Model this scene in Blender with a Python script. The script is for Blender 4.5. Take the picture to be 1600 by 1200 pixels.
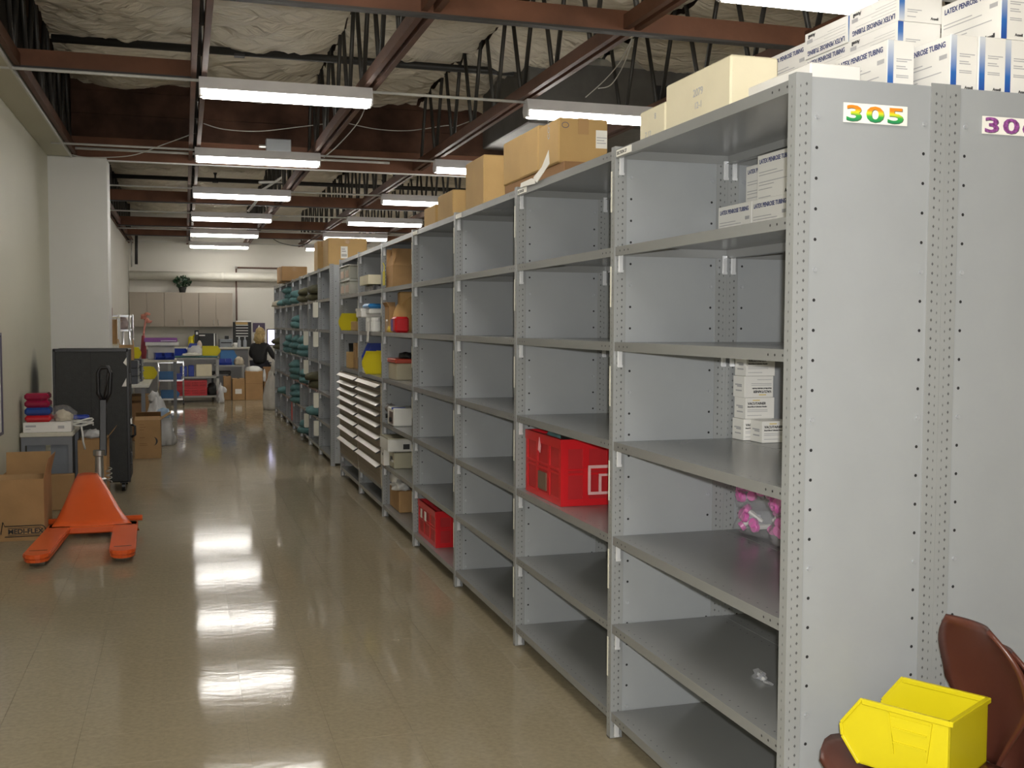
import bpy, bmesh, math, random
from mathutils import Vector, Matrix, noise
for o in list(bpy.data.objects): bpy.data.objects.remove(o)
random.seed(7)
SC = bpy.context.scene
COL = SC.collection
PI = math.pi
# ------------------------------------------------------------------ camera
F, YAW, PITCH, ROLL, HC = 1676.4, .2961, .0552, .0036, 1.563
cy, sy, cp, sp = math.cos(YAW), math.sin(YAW), math.cos(PITCH), math.sin(PITCH)
FWD = Vector((sy*cp, cy*cp, -sp)); RGT = Vector((cy, -sy, 0)); UPV = RGT.cross(FWD)
R_ = RGT*math.cos(ROLL) + UPV*math.sin(ROLL); U_ = -RGT*math.sin(ROLL) + UPV*math.cos(ROLL)
cam = bpy.data.cameras.new('camera'); cam.sensor_width = 36; cam.sensor_fit = 'HORIZONTAL'; cam.lens = 36*F/1600
cam.clip_start = .05; cam.clip_end = 200
CAM = bpy.data.objects.new('camera', cam); COL.objects.link(CAM)
m3 = Matrix((R_, U_, -FWD)).transposed(); CAM.matrix_world = Matrix.Translation((0, 0, HC)) @ m3.to_4x4()
SC.camera = CAM
def at(px, py, Y):
    """world point on the plane at depth Y seen at photo position px, py"""
    d = R_*((px-800)/F) - U_*((py-600)/F) + FWD
    return Vector((0, 0, HC)) + d*(Y/d.y)
# ------------------------------------------------------------------ world, exposure
w = bpy.data.worlds.new('world'); SC.world = w; w.use_nodes = True
w.node_tree.nodes['Background'].inputs[0].default_value = (.5, .5, .48, 1)
w.node_tree.nodes['Background'].inputs[1].default_value = .05
vs = SC.view_settings; vs.view_transform = 'Standard'; vs.look = 'None'; vs.gamma = 1; vs.use_curve_mapping = False
vs.exposure = 1.5
TUBE_STRENGTH = 10.0
# the photographer's flash, just beside the lens
fl_ = bpy.data.lights.new('camera_flash', 'POINT'); fl_.energy = 118; fl_.shadow_soft_size = .02; fl_.color = (1, .98, .95)
FLASH = bpy.data.objects.new('camera_flash', fl_); COL.objects.link(FLASH); FLASH.location = Vector((0, 0, HC)) + U_*.06 + R_*.03 - FWD*.02
# ------------------------------------------------------------------ materials
MATS = {}
def mat(name, col, rough=.5, metal=0., var=.06, vs_=6., bump=0., bs=80., spec=.5, emit=None, alpha=None, trans=0., coat=0.):
    if name in MATS: return MATS[name]
    m = bpy.data.materials.new(name); m.use_nodes = True; nt = m.node_tree; b = nt.nodes['Principled BSDF']
    b.inputs['Roughness'].default_value = rough; b.inputs['Metallic'].default_value = metal
    b.inputs['Specular IOR Level'].default_value = spec
    if coat: b.inputs['Coat Weight'].default_value = coat; b.inputs['Coat Roughness'].default_value = .08
    tc = nt.nodes.new('ShaderNodeTexCoord')
    n = nt.nodes.new('ShaderNodeTexNoise'); n.inputs['Scale'].default_value = vs_; n.inputs['Detail'].default_value = 5
    nt.links.new(tc.outputs['Object'], n.inputs['Vector'])
    r = nt.nodes.new('ShaderNodeValToRGB'); r.color_ramp.elements[0].position = .3; r.color_ramp.elements[1].position = .7
    r.color_ramp.elements[0].color = tuple(c*(1-var) for c in col)+(1,); r.color_ramp.elements[1].color = tuple(min(1, c*(1+var)) for c in col)+(1,)
    nt.links.new(n.outputs['Fac'], r.inputs['Fac']); nt.links.new(r.outputs['Color'], b.inputs['Base Color'])
    if bump:
        n2 = nt.nodes.new('ShaderNodeTexNoise'); n2.inputs['Scale'].default_value = bs; n2.inputs['Detail'].default_value = 4
        nt.links.new(tc.outputs['Object'], n2.inputs['Vector'])
        bp = nt.nodes.new('ShaderNodeBump'); bp.inputs['Strength'].default_value = bump; bp.inputs['Distance'].default_value = .01
        nt.links.new(n2.outputs['Fac'], bp.inputs['Height']); nt.links.new(bp.outputs['Normal'], b.inputs['Normal'])
    if emit: b.inputs['Emission Color'].default_value = emit[0]+(1,); b.inputs['Emission Strength'].default_value = emit[1]
    if alpha is not None: b.inputs['Alpha'].default_value = alpha
    if trans: b.inputs['Transmission Weight'].default_value = trans
    MATS[name] = m; return m
def grad(name, stops, axis, lo, hi, rough=.4):
    """printed colour gradient along a local axis"""
    if name in MATS: return MATS[name]
    m = bpy.data.materials.new(name); m.use_nodes = True; nt = m.node_tree; b = nt.nodes['Principled BSDF']; b.inputs['Roughness'].default_value = rough
    tc = nt.nodes.new('ShaderNodeTexCoord'); s = nt.nodes.new('ShaderNodeSeparateXYZ'); nt.links.new(tc.outputs['Object'], s.inputs[0])
    mr = nt.nodes.new('ShaderNodeMapRange'); mr.inputs['From Min'].default_value = lo; mr.inputs['From Max'].default_value = hi
    nt.links.new(s.outputs[axis], mr.inputs['Value']); r = nt.nodes.new('ShaderNodeValToRGB')
    while len(r.color_ramp.elements) < len(stops): r.color_ramp.elements.new(.5)
    for e, (p, c) in zip(r.color_ramp.elements, stops): e.position = p; e.color = c+(1,)
    nt.links.new(mr.outputs['Result'], r.inputs['Fac']); nt.links.new(r.outputs['Color'], b.inputs['Base Color'])
    MATS[name] = m; return m
GREY = mat('shelf_grey', (.225, .232, .232), .24, 0, .03, 3, spec=.6)
POSTM = mat('post_grey', (.285, .297, .302), .26, 0, .03, 3, spec=.6)
PANEL = mat('panel_grey', (.32, .338, .355), .34, 0, .035, 4, .02, 25, spec=.6)
PHOLE = mat('slot_shade', (.075, .078, .08), .7)
HOLE = mat('dark_hole', (.012, .012, .013), .8)
CHROME = mat('chrome', (.78, .8, .85), .16, 1, .02); CLIPM = mat('zinc_clip', (.82, .84, .88), .28, .35, .02)
STEEL = mat('steel', (.5, .5, .48), .35, .9, .05)
CREAM = mat('cream_strip', (.72, .71, .62), .5)
CARD = mat('cardboard', (.40, .245, .115), .8, 0, .10, 5, .08, 60, spec=.2)
CARD2 = mat('cardboard_tan', (.47, .31, .13), .75, 0, .06, 5, .05, 60, spec=.25)
CARD3 = mat('cardboard_dark', (.29, .165, .08), .85, 0, .10, 5, .08, 60, spec=.2)
CREAMCARD = mat('cardboard_cream', (.74, .68, .50), .7, 0, .05, 5, spec=.3)
WHITECARD = mat('white_card', (.80, .79, .76), .32, 0, .02, 5, spec=.5)
PAPER = mat('paper', (.82, .81, .76), .6)
INK = mat('ink_navy', (.03, .045, .17), .5); INKG = mat('ink_grey', (.42, .42, .44), .5); INKB = mat('ink_black', (.02, .02, .022), .5)
TAPE = mat('packing_tape', (.42, .26, .12), .25, spec=.6)
RED = mat('red_plastic', (.56, .012, .018), .32, 0, .08, 5, spec=.5); REDD = mat('red_plastic_mesh', (.42, .012, .016), .45, 0, .08, 5)
YEL = mat('yellow_plastic', (.60, .51, .008), .36, 0, .03, 4, spec=.45)
BLUE = mat('blue_plastic', (.012, .04, .33), .35, 0, .06); LBLUE = mat('light_blue_plastic', (.03, .17, .42), .35, 0, .06)
ORANGE = mat('orange_paint', (.76, .115, .02), .3, 0, .06, 3, spec=.55)
BLACK = mat('black_vinyl', (.016, .017, .016), .55, 0, .2, 20, .15, 90); BLKMET = mat('black_metal', (.02, .02, .022), .35, .3)
WHITEP = mat('white_plastic', (.72, .72, .69), .35); GREYP = mat('grey_plastic', (.22, .24, .26), .45)
WOODC = mat('chord_wood', (.115, .05, .028), .6, 0, .2, 4, .1, 30, spec=.35)
DARKPIPE = mat('dark_pipe', (.025, .024, .022), .5); TUBEM = mat('web_steel', (.05, .047, .042), .45, .4)
PIPEW = mat('white_conduit', (.6, .6, .57), .4); WIREM = mat('cable_white', (.55, .54, .5), .5)
TEAL = mat('teal_cloth', (.085, .185, .19), .9, 0, .2, 12); OLIVE = mat('olive_cloth', (.075, .07, .035), .9, 0, .3, 12)
PBAG = mat('paper_bag', (.50, .31, .12), .7, 0, .1, 8, .2, 20)
POLY = mat('white_poly', (.66, .66, .66), .3, 0, .08, 8, .3, 14, trans=.15)
CLEAR = mat('clear_poly', (.7, .7, .74), .1, 0, .03, 8, .7, 25, spec=.9, alpha=.16)
PINK = mat('pink_cap', (.66, .15, .44), .35, 0, .06)
# ------------------------------------------------------------------ mesh builder
class MB:
    def __init__(s): s.v = []; s.f = []; s.m = []; s.mats = []; s.cur = 0
    def use(s, m):
        if m not in s.mats: s.mats.append(m)
        s.cur = s.mats.index(m); return s
    def add(s, vs, fs):
        o = len(s.v); s.v += [tuple(v) for v in vs]
        for f in fs: s.f.append(tuple(i+o for i in f)); s.m.append(s.cur)
        return s
    def box(s, x0, x1, y0, y1, z0, z1):
        return s.add([(x0,y0,z0),(x1,y0,z0),(x1,y1,z0),(x0,y1,z0),(x0,y0,z1),(x1,y0,z1),(x1,y1,z1),(x0,y1,z1)],
                     [(0,3,2,1),(4,5,6,7),(0,1,5,4),(1,2,6,5),(2,3,7,6),(3,0,4,7)])
    def bar(s, p, q, w, h, up=(0,0,1)):
        p, q = Vector(p), Vector(q); d = (q-p).normalized(); u = Vector(up)
        if abs(d.dot(u)) > .99: u = Vector((1,0,0))
        r = d.cross(u).normalized(); u = r.cross(d)
        vs = [e + r*a*w/2 + u*b*h/2 for e in (p, q) for a, b in ((-1,-1),(1,-1),(1,1),(-1,1))]
        return s.add(vs, [(3,2,1,0),(4,5,6,7),(0,1,5,4),(1,2,6,5),(2,3,7,6),(3,0,4,7)])
    def cyl(s, p, q, r, n=10, r2=None):
        p, q = Vector(p), Vector(q); r2 = r if r2 is None else r2; d = (q-p).normalized(); a = Vector((0,0,1)) if abs(d.z) < .9 else Vector((1,0,0))
        u = d.cross(a).normalized(); w_ = d.cross(u); vs = []
        for e, rr in ((p, r), (q, r2)):
            for i in range(n): t = 2*PI*i/n; vs.append(e + (u*math.cos(t)+w_*math.sin(t))*rr)
        fs = [(i, (i+1) % n, n+(i+1) % n, n+i) for i in range(n)] + [tuple(range(n))[::-1], tuple(range(n, 2*n))]
        return s.add(vs, fs)
    def tube(s, pts, r, n=6):
        pts = [Vector(p) for p in pts]; vs = []; u = None
        for i, p in enumerate(pts):
            d = (pts[min(i+1, len(pts)-1)] - pts[max(i-1, 0)]).normalized()
            if u is None: u = d.cross(Vector((0,0,1)) if abs(d.z) < .9 else Vector((1,0,0))).normalized()
            else: u = (u - d*u.dot(d)).normalized()
            w_ = d.cross(u)
            for k in range(n): t = 2*PI*k/n; vs.append(p + (u*math.cos(t)+w_*math.sin(t))*r)
        fs = [(i*n+k, i*n+(k+1) % n, (i+1)*n+(k+1) % n, (i+1)*n+k) for i in range(len(pts)-1) for k in range(n)]
        fs += [tuple(range(n))[::-1], tuple(range((len(pts)-1)*n, len(pts)*n))]
        return s.add(vs, fs)
    def lathe(s, prof, n=16, c=(0,0,0)):
        vs = [(c[0]+r*math.cos(2*PI*k/n), c[1]+r*math.sin(2*PI*k/n), c[2]+z) for r, z in prof for k in range(n)]
        fs = [(i*n+k, i*n+(k+1) % n, (i+1)*n+(k+1) % n, (i+1)*n+k) for i in range(len(prof)-1) for k in range(n)]
        fs += [tuple(range(n))[::-1], tuple(range((len(prof)-1)*n, len(prof)*n))]
        return s.add(vs, fs)
    def prism(s, poly, axis, a, b):
        """poly of 2-D points extruded along an axis from a to b"""
        def P(p, t): return {'x': (t, p[0], p[1]), 'y': (p[0], t, p[1]), 'z': (p[0], p[1], t)}[axis]
        n = len(poly); vs = [P(p, a) for p in poly] + [P(p, b) for p in poly]
        return s.add(vs, [tuple(range(n))[::-1], tuple(range(n, 2*n))] + [(i, (i+1) % n, n+(i+1) % n, n+i) for i in range(n)])
    def dot(s, c, nrm, r, n=6, sx=1., sz=1.):
        c, nrm = Vector(c), Vector(nrm); a = Vector((0,0,1)) if abs(nrm.z) < .9 else Vector((1,0,0)); u = a.cross(nrm).normalized(); w_ = nrm.cross(u)
        return s.add([c + u*math.cos(2*PI*i/n)*r*sx + w_*math.sin(2*PI*i/n)*r*sz for i in range(n)], [tuple(range(n))])
    def mesh(s, name, bevel=0., smooth=False, seg=1):
        me = bpy.data.meshes.new(name); me.from_pydata(s.v, [], s.f)
        for m in s.mats: me.materials.append(m)
        if s.mats: me.polygons.foreach_set('material_index', s.m)
        bm = bmesh.new(); bm.from_mesh(me)
        bmesh.ops.recalc_face_normals(bm, faces=bm.faces)
        if bevel:
            es = [e for e in bm.edges if len(e.link_faces) == 2 and e.calc_face_angle(0) > .5]
            bmesh.ops.bevel(bm, geom=es, offset=bevel, segments=seg, affect='EDGES', clamp_overlap=True)
        bm.to_mesh(me); bm.free()
        if smooth: me.shade_smooth() if hasattr(me, 'shade_smooth') else [setattr(p, 'use_smooth', True) for p in me.polygons]
        return me
def obj(name, me, parent=None, loc=(0,0,0), rot=(0,0,0), m=None, scale=None):
    if isinstance(me, MB): me = me.mesh(name)
    if m and not me.materials: me.materials.append(m)
    o = bpy.data.objects.new(name, me); COL.objects.link(o); o.location = loc; o.rotation_euler = rot; o.parent = parent
    if scale: o.scale = scale
    return o
def tag(o, label, cat, group=None):
    o['label'] = label; o['category'] = cat
    if group: o['group'] = group
    return o
def thing(name, label, cat, loc=(0,0,0), rz=0, group=None):
    o = bpy.data.objects.new(name, None); COL.objects.link(o); o.location = loc; o.rotation_euler = (0,0,rz); o.empty_display_size = .1
    return tag(o, label, cat, group)
def struct(o): o['kind'] = 'structure'; return o
def bxm(name, m, *b, bevel=0.): return MB().use(m).box(*b).mesh(name, bevel)
_T = {}
def text_mesh(s, size, m, bold=0., extr=.0003, align='LEFT', shear=0., xs=1.):
    key = (s, size, m.name, bold, align, shear, xs)
    if key in _T: return _T[key]
    c = bpy.data.curves.new('lettering', 'FONT'); c.body = s; c.size = size; c.offset = bold; c.extrude = extr; c.align_x = align; c.shear = shear; c.resolution_u = 3
    o = bpy.data.objects.new('lettering', c); COL.objects.link(o); bpy.context.view_layer.update()
    me = bpy.data.meshes.new_from_object(o.evaluated_get(bpy.context.evaluated_depsgraph_get())); bpy.data.objects.remove(o)
    me.materials.clear(); me.materials.append(m)
    for v in me.vertices: v.co.x *= xs
    _T[key] = me; return me
FACE_NY = (PI/2, 0, 0)      # lettering that reads from -Y
FACE_NX = (PI/2, 0, -PI/2)  # lettering that reads from -X
def blob_mesh(name, sx, sy_, sz, m, seed=0, amp=.25, freq=2., sub=3, flat=True, top=1., smooth=True):
    bm = bmesh.new(); bmesh.ops.create_icosphere(bm, subdivisions=sub, radius=1)
    for v in bm.verts:
        d = v.co.normalized(); k = 1 + amp*noise.noise(d*freq + Vector((seed*7.3, seed*3.1, 0))) + amp*.4*noise.noise(d*freq*3 + Vector((0, seed*5.7, 1)))
        c = Vector((d.x, d.y, d.z))*k
        if flat: c.z = max(c.z, -.55)+.55; c.z /= 1.55
        v.co = Vector((c.x*sx*(1-(1-top)*max(0, c.z)), c.y*sy_*(1-(1-top)*max(0, c.z)), c.z*sz))
    me = bpy.data.meshes.new(name); bm.to_mesh(me); bm.free(); me.materials.append(m)
    if smooth: [setattr(p, 'use_smooth', True) for p in me.polygons]
    return me
# ================================================================== SETTING
def floor_mat():
    m = mat('vinyl_tile', (.305, .26, .178), .13, 0, .10, 45, 0, spec=.34)
    nt = m.node_tree; b = nt.nodes['Principled BSDF']
    tc = nt.nodes.new('ShaderNodeTexCoord'); oi = nt.nodes.new('ShaderNodeObjectInfo')
    n = nt.nodes.new('ShaderNodeTexNoise'); n.inputs['Scale'].default_value = 9; n.inputs['Detail'].default_value = 6
    mp = nt.nodes.new('ShaderNodeMapping'); mp.inputs['Scale'].default_value = (1, 2.2, 1); nt.links.new(tc.outputs['Object'], mp.inputs['Vector']); nt.links.new(mp.outputs['Vector'], n.inputs['Vector'])
    bp = nt.nodes.new('ShaderNodeBump'); bp.inputs['Strength'].default_value = .03; bp.inputs['Distance'].default_value = .01
    nt.links.new(n.outputs['Fac'], bp.inputs['Height']); nt.links.new(bp.outputs['Normal'], b.inputs['Normal'])
    mr = nt.nodes.new('ShaderNodeMapRange'); mr.inputs['To Min'].default_value = .045; mr.inputs['To Max'].default_value = .115
    nt.links.new(n.outputs['Fac'], mr.inputs['Value']); nt.links.new(mr.outputs['Result'], b.inputs['Roughness'])
    # worn floor finish: half of the glossy wax is scuffed away
    df = nt.nodes.new('ShaderNodeBsdfDiffuse'); nt.links.new(b.inputs['Base Color'].links[0].from_socket, df.inputs['Color'])
    mx = nt.nodes.new('ShaderNodeMixShader'); mr2 = nt.nodes.new('ShaderNodeMapRange'); mr2.inputs['From Min'].default_value = .3; mr2.inputs['From Max'].default_value = .7; mr2.inputs['To Min'].default_value = .62; mr2.inputs['To Max'].default_value = .85
    nt.links.new(n.outputs['Fac'], mr2.inputs['Value']); nt.links.new(mr2.outputs['Result'], mx.inputs['Fac'])
    nt.links.new(df.outputs[0], mx.inputs[1]); nt.links.new(b.outputs[0], mx.inputs[2]); nt.links.new(mx.outputs[0], nt.nodes['Material Output'].inputs['Surface'])
    return m
FLM = floor_mat()
floor = struct(obj('floor', bxm('floor', FLM, -2.4, 9, -5, 26.4, -.08, -.004)))
T = .3048; tile_me = bxm('tile', FLM, -T/2+.0004, T/2-.0004, -T/2+.0004, T/2-.0004, -.004, 0)
cells = [(-1.16+T*i, 2.9+T*j) for i in range(11) for j in range(73)]
cells.sort(key=lambda c: c[1] + (100 if (c[0] > 1.6 or c[0] < -.33*c[1]+1.1 or c[0] > 1.9) else 0))
rest = MB().use(FLM)
for k, (x, y) in enumerate(cells):
    if k < 300:
        obj('tile', tile_me, floor, (x, y, 0), (random.gauss(0, .0007), random.gauss(0, .0007), 0))
    else: rest.box(x-T/2+.0007, x+T/2-.0007, y-T/2+.0007, y+T/2-.0007, -.004, 0)
obj('tile_field', rest, floor)['kind'] = 'stuff'
WALLM = mat('wall_paint_cream', (.555, .54, .43), .55, 0, .025, 1.2, .02, 40, spec=.35)
WALLW = mat('wall_paint_white', (.66, .66, .63), .5, 0, .02, 1.5, spec=.35)
WALLB = mat('wall_paint_back', (.60, .58, .52), .6, 0, .02, 1.5, spec=.3)
def dark_patch(m, c, sz):
    """soft-edged dark patch blended into the wall colour"""
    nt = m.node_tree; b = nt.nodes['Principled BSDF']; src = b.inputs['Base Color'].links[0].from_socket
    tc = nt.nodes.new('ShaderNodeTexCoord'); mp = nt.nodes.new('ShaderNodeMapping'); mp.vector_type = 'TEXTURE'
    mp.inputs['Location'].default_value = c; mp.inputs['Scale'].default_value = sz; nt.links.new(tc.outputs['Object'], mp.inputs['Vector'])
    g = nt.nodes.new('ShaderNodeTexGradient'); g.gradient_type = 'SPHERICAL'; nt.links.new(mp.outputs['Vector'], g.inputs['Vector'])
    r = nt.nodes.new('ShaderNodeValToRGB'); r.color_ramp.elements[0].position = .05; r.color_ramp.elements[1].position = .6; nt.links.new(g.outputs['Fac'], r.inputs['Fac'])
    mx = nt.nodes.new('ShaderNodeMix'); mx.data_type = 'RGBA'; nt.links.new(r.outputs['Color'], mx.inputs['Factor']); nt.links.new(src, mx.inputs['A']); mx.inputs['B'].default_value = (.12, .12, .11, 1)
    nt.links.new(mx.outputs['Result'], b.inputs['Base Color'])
dark_patch(WALLM, (-1.33, 10.75, .95), (.2, .33, .42))
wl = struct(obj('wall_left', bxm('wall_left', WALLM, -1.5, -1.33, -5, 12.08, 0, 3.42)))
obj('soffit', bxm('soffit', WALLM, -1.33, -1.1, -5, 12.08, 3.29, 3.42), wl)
obj('edge_bead', bxm('edge_bead', WALLW, -1.105, -1.09, -5, 12.08, 3.275, 3.30), wl)
struct(obj('wall_stub', bxm('wall_stub', WALLW, -1.5, -.755, 12.08, 12.5, 0, 3.29, bevel=.006)))
wlf = struct(obj('wall_left_far', bxm('wall_left_far', WALLB, -1.4, -1.15, 12.5, 25.1, 0, 3.44)))
obj('edge_bead', bxm('edge_bead', WALLB, -1.16, -1.13, 12.5, 25.0, 3.42, 3.45), wlf)
struct(obj('wall_back', bxm('wall_back', WALLB, -1.4, 9, 25.0, 25.2, 0, 4.4)))
struct(obj('wall_right', bxm('wall_right', WALLB, 8.8, 9, -5, 25, 0, 4.4)))
struct(obj('wall_front', bxm('wall_front', WALLB, -1.5, 9, -5.2, -5, 0, 4.4)))
struct(obj('wall_left_upper', bxm('wall_left_upper', mat('dark_board', (.05, .04, .03), .8), -1.5, -1.36, -5, 25, 3.45, 4.4)))
# ---- roof: deck, trusses, insulation, girders
ceil = bpy.data.objects.new('ceiling', None); COL.objects.link(ceil); struct(ceil)
obj('roof_deck', bxm('roof_deck', mat('roof_deck', (.10, .06, .035), .8), -1.5, 9, -5, 25.2, 4.40, 4.5), ceil)
TX = [-1.1+.12*0+1.22*i for i in range(8)]; TX = [-1.10, .12, 1.34, 2.56, 3.78, 5.0, 6.22, 7.44]
ch = MB().use(WOODC).box(-.055, -.017, -5, 24.95, 0, .085).box(.017, .055, -5, 24.95, 0, .085).mesh('chord')
web_me = MB().use(TUBEM).cyl((0,-.36,.03), (0,-.02,.97), .0175, 8).mesh('web_tube', smooth=True)
web_me2 = MB().use(TUBEM).cyl((0,.02,.97), (0,.36,.03), .0175, 8).mesh('web_tube', smooth=True)
pin = MB().use(STEEL)
for i, x in enumerate(TX):
    t = bpy.data.objects.new('roof_truss', None); COL.objects.link(t); t.parent = ceil; t.location = (x, 0, 3.31)
    obj('bottom_chord', ch, t); obj('top_chord', ch, t, (0, 0, .93))
    if i < 6:
        y = 3.2 + .11*(i % 3)
        while y < 24.5:
            if abs(y-12.1) > .32:
                obj('web_tube', web_me, t, (0, y, 0)); obj('web_tube', web_me2, t, (0, y, 0))
            y += .76
INS = mat('insulation_facing', (.70, .645, .53), .5, 0, .08, 2.5, .12, 9, spec=.35)
def creases(m):
    nt = m.node_tree; b = nt.nodes['Principled BSDF']; tc = nt.nodes.new('ShaderNodeTexCoord'); mp = nt.nodes.new('ShaderNodeMapping'); mp.inputs['Scale'].default_value = (1.1, 7, 1); mp.inputs['Rotation'].default_value = (0, 0, .45)
    n = nt.nodes.new('ShaderNodeTexNoise'); n.inputs['Scale'].default_value = 1.6; n.inputs['Detail'].default_value = 5; n.inputs['Distortion'].default_value = .9
    bp = nt.nodes.new('ShaderNodeBump'); bp.inputs['Strength'].default_value = .85; bp.inputs['Distance'].default_value = .09
    nt.links.new(tc.outputs['Object'], mp.inputs['Vector']); nt.links.new(mp.outputs['Vector'], n.inputs['Vector']); nt.links.new(n.outputs['Fac'], bp.inputs['Height']); nt.links.new(bp.outputs['Normal'], b.inputs['Normal'])
creases(INS)
for i in range(len(TX)-1):
    x0, x1 = TX[i]+.01, TX[i+1]-.01; nx, ny = 20, 520; vs_, fs_ = [], []
    for a in range(nx+1):
        for b in range(ny+1):
            u = a/nx; y = -4.8 + 29.7*b/ny; q = (y/2.03) % 1
            sag = .17*(1-(2*u-1)**2)*(.45+.55*math.sin(PI*q)**.7)*(.75+.5*noise.noise((i*3.1, y*.5, 0)))
            d_ = (u-.5)*(1 if (int(y/2.03)+i) % 2 else -1)
            fold = abs(noise.noise((i*4.7, (y+d_*1.2+.25*noise.noise((u*2, y, i)))*2.2, u*.35)))*.17 + abs(noise.noise((i*2.2+3, (y-d_*.9)*4.4, u*.5)))*.085 + .02*noise.noise((i*3.3, (y+d_*.7)*11, u*.6))
            vs_.append((x0+(x1-x0)*u, y, 4.13 - sag*.9 + .10*noise.noise((i*5., y*.8, 2)) - .10 + fold))
    fs_ = [(a*(ny+1)+b, (a+1)*(ny+1)+b, (a+1)*(ny+1)+b+1, a*(ny+1)+b+1) for a in range(nx) for b in range(ny)]
    me = MB().use(INS).add(vs_, fs_).mesh('insulation_blanket', smooth=True); obj('insulation_blanket', me, ceil)
# blocking boards and girders across the trusses
BRD = mat('girder_wood', (.13, .056, .03), .65, 0, .3, 3, .15, 25, spec=.3)
STN = mat('stained_plywood', (.06, .029, .018), .75, 0, .55, 3.2, .2, 14, spec=.2)
for y, z0, z1, x0, x1 in ((5.98, 3.30, 3.42, -1.1, 8.8), (8.07, 3.315, 3.43, -1.08, .07), (16.2, 3.30, 3.45, -1.1, 8.8), (20.2, 3.30, 3.45, -1.1, 8.8), (22.4, 3.30, 3.44, -1.1, 8.8), (2.0, 3.30, 3.45, -1.1, 8.8)):
    obj('blocking_board', bxm('blocking_board', BRD, x0, x1, y, y+.045, z0, z1), ceil)
    obj('edge_angle', bxm('edge_angle', DARKPIPE, x0, x1, y-.012, y+.05, z0-.014, z0), ceil)
g = bpy.data.objects.new('deep_girder', None); COL.objects.link(g); g.parent = ceil
for k in range(4):
    z0 = 3.27+k*.24
    for a in range(4): obj('plank', bxm('plank', STN if k else BRD, -1.1+a*2.44+.002, -1.1+(a+1)*2.44-.002, 12.12+.004*((a+k) % 2), 12.17, z0+.0015, z0+.2385), g)
obj('edge_angle', bxm('edge_angle', PIPEW, -.75, 8.8, 12.08, 12.11, 3.255, 3.27), g)
# dark mechanical housing between the roof trusses on the right
hs = thing('duct_housing', 'dark sheet metal housing up among the roof trusses above the cream cartons', 'duct', (3.95, 9.5, 3.42))
DKM = mat('dull_sheet', (.13, .125, .115), .5, .4, .15)
obj('body', bxm('body', DKM, -.9, 1.6, 0, 1.6, 0, .6, bevel=.01), hs); obj('opening', bxm('opening', HOLE, .35, .9, -.006, .01, .08, .42), hs)
obj('flange', bxm('flange', STEEL, -.95, 1.65, -.02, .02, .56, .62), hs)
# conduits hung along the light rows and sprinkler mains
for k in range(-1, 6):
    y = 8.03+3.178*k
    for x0, x1 in ((-1.2, .12), (1.345, 2.556), (3.78, 4.98)):
        if k == -1 and x0 < 0: continue
        tag(obj('hanging_conduit', MB().use(PIPEW).cyl((x0, y, 3.285), (x1, y, 3.285), .011, 8).mesh('hanging_conduit', smooth=True)),
            f'thin white conduit {"left of" if x0 < 0 else "right of" if x0 < 2 else "beyond"} the {(["nearest", "second", "third", "fourth", "fifth", "farthest"] + ["topmost, cut off"])[k]} {"aisle" if x0 < 2 else "shelving"} strip light', 'conduit', 'conduits between the ceiling lights')
tag(obj('conduit_run', MB().use(PIPEW).cyl((-1.05, 11.9, 3.35), (2.2, 11.9, 3.35), .014, 8).mesh('conduit_run', smooth=True)), 'white conduit running along the dark plank girder above the white wall stub', 'conduit')
for y, z, lab in ((10.0, 3.98, 'black sprinkler pipe above the nearest aisle light'), (17.9, 3.85, 'black sprinkler pipe above the far aisle lights')):
    t = thing('sprinkler_pipe', lab, 'pipe', (0, y, z))
    obj('pipe', MB().use(DARKPIPE).cyl((-1.05, 0, 0), (8.6, 0, 0), .034, 10).mesh('pipe', smooth=True), t)
    for x in (.5, 3.2, 6):
        h = MB().use(DARKPIPE).cyl((x, 0, 0), (x, 0, .09), .014, 8).cyl((x-.02, 0, .09), (x+.02, 0, .09), .012, 6).cyl((x, 0, .10), (x, 0, .115), .03, 10).box(x-.045, x+.045, -.04, .04, -.042, -.02)
        obj('sprinkler_head', h, t)
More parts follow.
